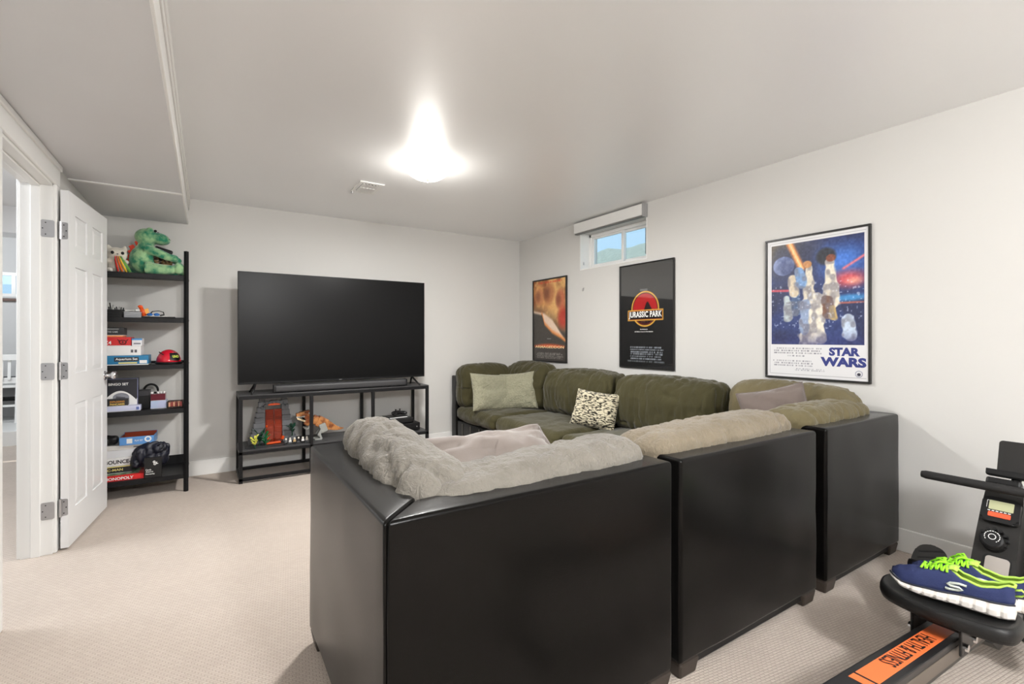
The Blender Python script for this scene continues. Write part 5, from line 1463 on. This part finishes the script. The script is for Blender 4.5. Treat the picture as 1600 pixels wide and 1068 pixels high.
# tablet holder
hm = Matrix((Vector((0, -1, 0)), Vector((.30, 0, .954)), Vector((-.954, 0, .30)))).transposed().to_4x4(); hm.translation = Vector((2.655, .475, .655))
bm = BM(); prism(bm, rounded_poly(.20, .135, .012), .006, Matrix.Translation((.014, .070, -.006)))
for v in bm.verts: v.co = hm @ v.co
hold = rw('tablet_holder', bm, M_charcoal)
bm = BM(); rbox(bm, (0, -.002, .008), (.225, .014, .034), None, .005); rbox(bm, (0, .006, .024), (.225, .022, .006), None, .002)
for v in bm.verts: v.co = hm @ v.co
rw('holder_lip', bm, M_black, hold)
bm = BM(); tube(bm, [(2.665, .50, .66), (2.64, .515, .61)], .014, 10); rw('holder_stem', bm, M_black, hold)
# flywheel housing and front frame
bm = BM(); prism(bm, [(.235 * math.cos(2 * PI * k / 40), .235 * math.sin(2 * PI * k / 40)) for k in range(40)], .10, basis((2.80, .53, .285), (1, 0, 0), (0, 0, 1)))
bmesh.ops.bevel(bm, geom=[e for e in bm.edges if abs((e.verts[0].co - e.verts[1].co).y) < 1e-4], offset=.02, segments=3, affect='EDGES')
fly = rw('flywheel_housing', bm, M_charcoal, smooth=False)
bm = BM(); lathe(bm, [(0, .004), (.12, .004), (.13, 0), (.15, 0), (.152, .003), (.16, .003), (.162, 0)], 40, (2.80, .43, .285), (PI / 2, 0, 0)); rw('trim_ring', bm, M_black2, fly)
bm = BM(); tube(bm, [(2.42, RY, .19), (2.72, RY, .06)], .032, 10); rw('front_frame', bm, M_black2)
# foot pedals
for s in (-1, 1):
    pm_ = Matrix((Vector((0, -1, 0)), Vector((.62, 0, .785)), Vector((-.785, 0, .62)))).transposed().to_4x4(); pm_.translation = Vector((2.43, RY + s * .165, .235))
    bm = BM(); prism(bm, smooth_poly([(-.05, -.13), (.05, -.13), (.058, 0), (.055, .10), (.03, .135), (-.03, .135), (-.055, .10), (-.058, 0)], 2), .018)
    bmesh.ops.bevel(bm, geom=[e for e in bm.edges if abs(e.verts[0].co.z - e.verts[1].co.z) < 1e-5], offset=.004, segments=2, affect='EDGES')
    for v in bm.verts: v.co = pm_ @ v.co
    pdl = rw('foot_pedal', bm, M_charcoal)
    bm = BM()
    for k in range(9): rbox(bm, (0, -.10 + k * .026, .0185), (.08, .006, .002), (0, 0, R(18)))
    for v in bm.verts: v.co = pm_ @ v.co
    rw('tread', bm, M_black, pdl)
    bm = BM(); tube(bm, [(-.06, .035, .004), (-.052, .03, .045), (0, .025, .062), (.052, .03, .045), (.06, .035, .004)], .014, 8, flat=.3)
    for v in bm.verts: v.co = pm_ @ v.co
    rw('strap', bm, M_black, pdl, smooth=True)
bm = BM(); tube(bm, [(2.45, RY - .22, .20), (2.45, RY + .22, .20)], .014, 12); rw('pedal_axle', bm, M_steel)

# =================================================================== RUNNING SHOES ON THE ROWER SEAT
M_navy = mat('navy_mesh', rgb(34, 46, 92), .75, var=.12, vscale=40, bump=.5, bscale=700)
M_lime = mat('lime_lining', rgb(176, 212, 88), .75, var=.05, bump=.3, bscale=500)
M_lace = mat('lime_lace', rgb(150, 226, 40), .7, var=.05)
M_sole = mat('white_sole', rgb(232, 226, 220), .55, var=.03)
M_toe = mat('dark_toe_cap', rgb(34, 38, 52), .6, var=.05)
SL = .298
def lerp_tab(tab, x):
    for (a, va), (b, vb) in zip(tab, tab[1:]):
        if x <= b:
            f = (x - a) / (b - a); f = f * f * (3 - 2 * f)
            return va + (vb - va) * f
    return tab[-1][1]
W_ = [(0, .022), (.05, .032), (.16, .036), (.4, .035), (.62, .045), (.75, .049), (.88, .044), (.96, .031), (1.0, .012)]
SB_ = [(0, .004), (.1, 0), (.7, 0), (.85, .004), (1.0, .022)]
ST_ = [(0, .050), (.2, .044), (.6, .031), (.85, .027), (1.0, .038)]
RIM = [(0, .096), (.04, .098), (.12, .084), (.25, .074), (.38, .082), (.48, .098), (.56, .097), (.66, .087), (.80, .070), (.92, .058), (1.0, .044)]
GAP = [(0, .012), (.05, .018), (.2, .024), (.4, .023), (.50, .016), (.58, .010), (.68, .006), (.73, 0), (1.0, 0)]
def shoe(label, loc, rz, rot_y=0, flip=1):
    t = thing('running_shoe', label, 'shoe', loc, 0, 'pair of running shoes on the rower seat')
    t.rotation_euler = (0, rot_y, rz)
    nx = 40
    bm = BM(); rr = []
    for i in range(nx + 1):
        x = i / nx; w = lerp_tab(W_, x) + .004; zb = lerp_tab(SB_, x); zt = lerp_tab(ST_, x)
        notch = .003 if (i % 4 == 0 and 4 <= i <= 34) else 0
        w1 = w + .004 - notch
        ring = []
        for (yy, zz) in ((-w * .90, zb), (-w1, zb + .006 + notch), (-w1 - .001, (zb + zt) / 2), (-w + .001, zt), (0, zt - .004), (w - .001, zt), (w1 + .001, (zb + zt) / 2), (w1, zb + .006 + notch), (w * .90, zb)):
            ring.append(bm.verts.new((x * SL, yy, zz)))
        rr.append(ring)
    for a, b in zip(rr, rr[1:]):
        for k in range(9): bm.faces.new((a[k], a[(k + 1) % 9], b[(k + 1) % 9], b[k]))
    bm.faces.new(rr[0]); bm.faces.new(rr[-1])
    sole = obj('sole', bm, M_sole, t, smooth=False)
    bm = BM()
    for s in (-1, 1):
        tube(bm, [(x * SL, s * (lerp_tab(W_, x) + .004), lerp_tab(ST_, x) - .001) for x in [i / 24 for i in range(25)]], .003, 6)
    obj('sole_edge', bm, M_toe, sole, smooth=True, label='dark line along the sole top')
    # upper: open shell, left and right halves joined over the vamp only
    bm = BM(); rr = []; m = 9
    def shell(x, sg, s):
        w = lerp_tab(W_, x); zt = lerp_tab(ST_, x) - .006; rim = lerp_tab(RIM, x); g = lerp_tab(GAP, x)
        f = math.sin(s * PI / 2) ** .75
        return Vector(((x * .985 + .006) * SL, sg * (g + (w - g) * f), zt + (rim - zt) * (1 - s ** 2.2) + (.006 if x > .47 and s == 0 else 0)))
    for i in range(nx + 1):
        x = i / nx
        rr.append([bm.verts.new(shell(x, -1, 1 - j / m)) for j in range(m + 1)] + [bm.verts.new(shell(x, 1, j / m)) for j in range(m + 1)])
    for i, (a, b) in enumerate(zip(rr, rr[1:])):
        for k in range(2 * m + 1):
            if k == m and (i + .5) / nx < .47: continue
            bm.faces.new((a[k], a[k + 1], b[k + 1], b[k]))
    bm.faces.new(rr[0]); bm.faces.new(rr[-1])
    bmesh.ops.remove_doubles(bm, verts=bm.verts[:], dist=.0002)
    up = obj('upper', bm, [M_navy, M_lime], t, smooth=True)
    so = up.modifiers.new('lining', 'SOLIDIFY'); so.thickness = .004; so.offset = -1; so.material_offset = 1; so.material_offset_rim = 1
    col_ = [shell(.47 * k / 12, -1, 0) for k in range(12, -1, -1)] + [shell(.47 * k / 12, 1, 0) for k in range(13)]
    bm = BM(); tube(bm, [p + Vector((0, 0, .001)) for p in col_], .004, 8); obj('collar', bm, M_lime, up, smooth=True, label='lime green collar edge')
    bm = BM(); r0 = lerp_tab(RIM, 0)
    tube(bm, [(.004, 0, r0 - .012), (-.012, 0, r0 - .006), (-.020, 0, r0 - .014), (-.012, 0, r0 - .024), (.002, 0, r0 - .028)], .006, 8, flat=.45); obj('pull_tab', bm, M_lime, up, smooth=True)
    bm = BM(); tg = []
    for i in range(9):
        x = .42 + .28 * i / 8; g = lerp_tab(GAP, x) + .006; z = lerp_tab(RIM, x) + .004 + (.016 * (1 - i / 3) if i < 3 else 0)
        tg.append([bm.verts.new((x * SL, -g, z - .004)), bm.verts.new((x * SL, 0, z)), bm.verts.new((x * SL, g, z - .004))])
    for a, b in zip(tg, tg[1:]):
        for k in range(2): bm.faces.new((a[k], a[k + 1], b[k + 1], b[k]))
    tn = obj('tongue', bm, M_lime, t, smooth=True); tn.modifiers.new('thick', 'SOLIDIFY').thickness = .004
    for k in range(5):
        x = .50 + .045 * k; z = lerp_tab(RIM, x) + .007; g = lerp_tab(GAP, x) + .013
        bm = BM(); tube(bm, [(x * SL, -g - .006, z - .011), (x * SL + .004, -g * .5, z - .001), (x * SL + .008, g * .5, z - .001), (x * SL + .012, g + .006, z - .011)], .0035, 7, flat=.6)
        tube(bm, [(x * SL, g + .006, z - .011), (x * SL + .004, g * .5, z), (x * SL + .008, -g * .5, z), (x * SL + .012, -g - .006, z - .011)], .0035, 7, flat=.6)
        obj('lace', bm, M_lace, t, smooth=True)
    x = .52; z = lerp_tab(RIM, x) + .012
    bm = BM(); tube(bm, [(x * SL, 0, z), (x * SL + .01, -.02, z + .008), (x * SL + .03, -.034, z - .004), (x * SL + .022, -.02, z + .002), (x * SL + .004, .0, z), (x * SL - .012, -.024, z - .006), (x * SL - .018, -.038, z - .028)], .0032, 7)
    tube(bm, [(x * SL, 0, z), (x * SL + .012, .02, z + .008), (x * SL + .03, .032, z - .004), (x * SL + .018, .014, z + .003), (x * SL + .004, 0, z + .002), (x * SL + .02, -.016, z + .004), (x * SL + .045, -.034, z - .02)], .0032, 7)
    obj('lace_bow', bm, M_lace, t, smooth=True)
    # silver side emblem: a broad slanted S ribbon on the outer flank (both flanks)
    for sg in (-1, 1):
        bm = BM()
        P_ = [(.020, .008), (.006, .0105), (-.010, .0095), (-.016, .006), (-.010, .0025), (.006, .001), (.012, -.0025), (.004, -.006), (-.012, -.0065), (-.020, -.0045)]
        pts = []
        for px, pz in P_:
            px, pz = -sg * px * 1.25, pz * 1.25
            x = .43 + px / SL; zz = .054 + pz - px * .10
            # find the shell at that height
            best = min((abs(shell(x, sg, k / 40).z - zz), k) for k in range(10, 41))[1]
            q = shell(x, sg, best / 40); pts.append((q.x, q.y + sg * .0012, zz))
        tube(bm, pts, .0042, 8)
        obj('emblem', bm, mat('silver_emblem', rgb(196, 204, 196), .3, metal=.4), up, smooth=True)
    return t
shoe('navy running shoe with lime laces, the one nearer the sofa edge of the seat', (2.035, .388, .3605), R(96.5), 0)
shoe('navy running shoe mostly hidden behind the other, lime collar showing', (2.13, .362, .3605), R(97), 0)
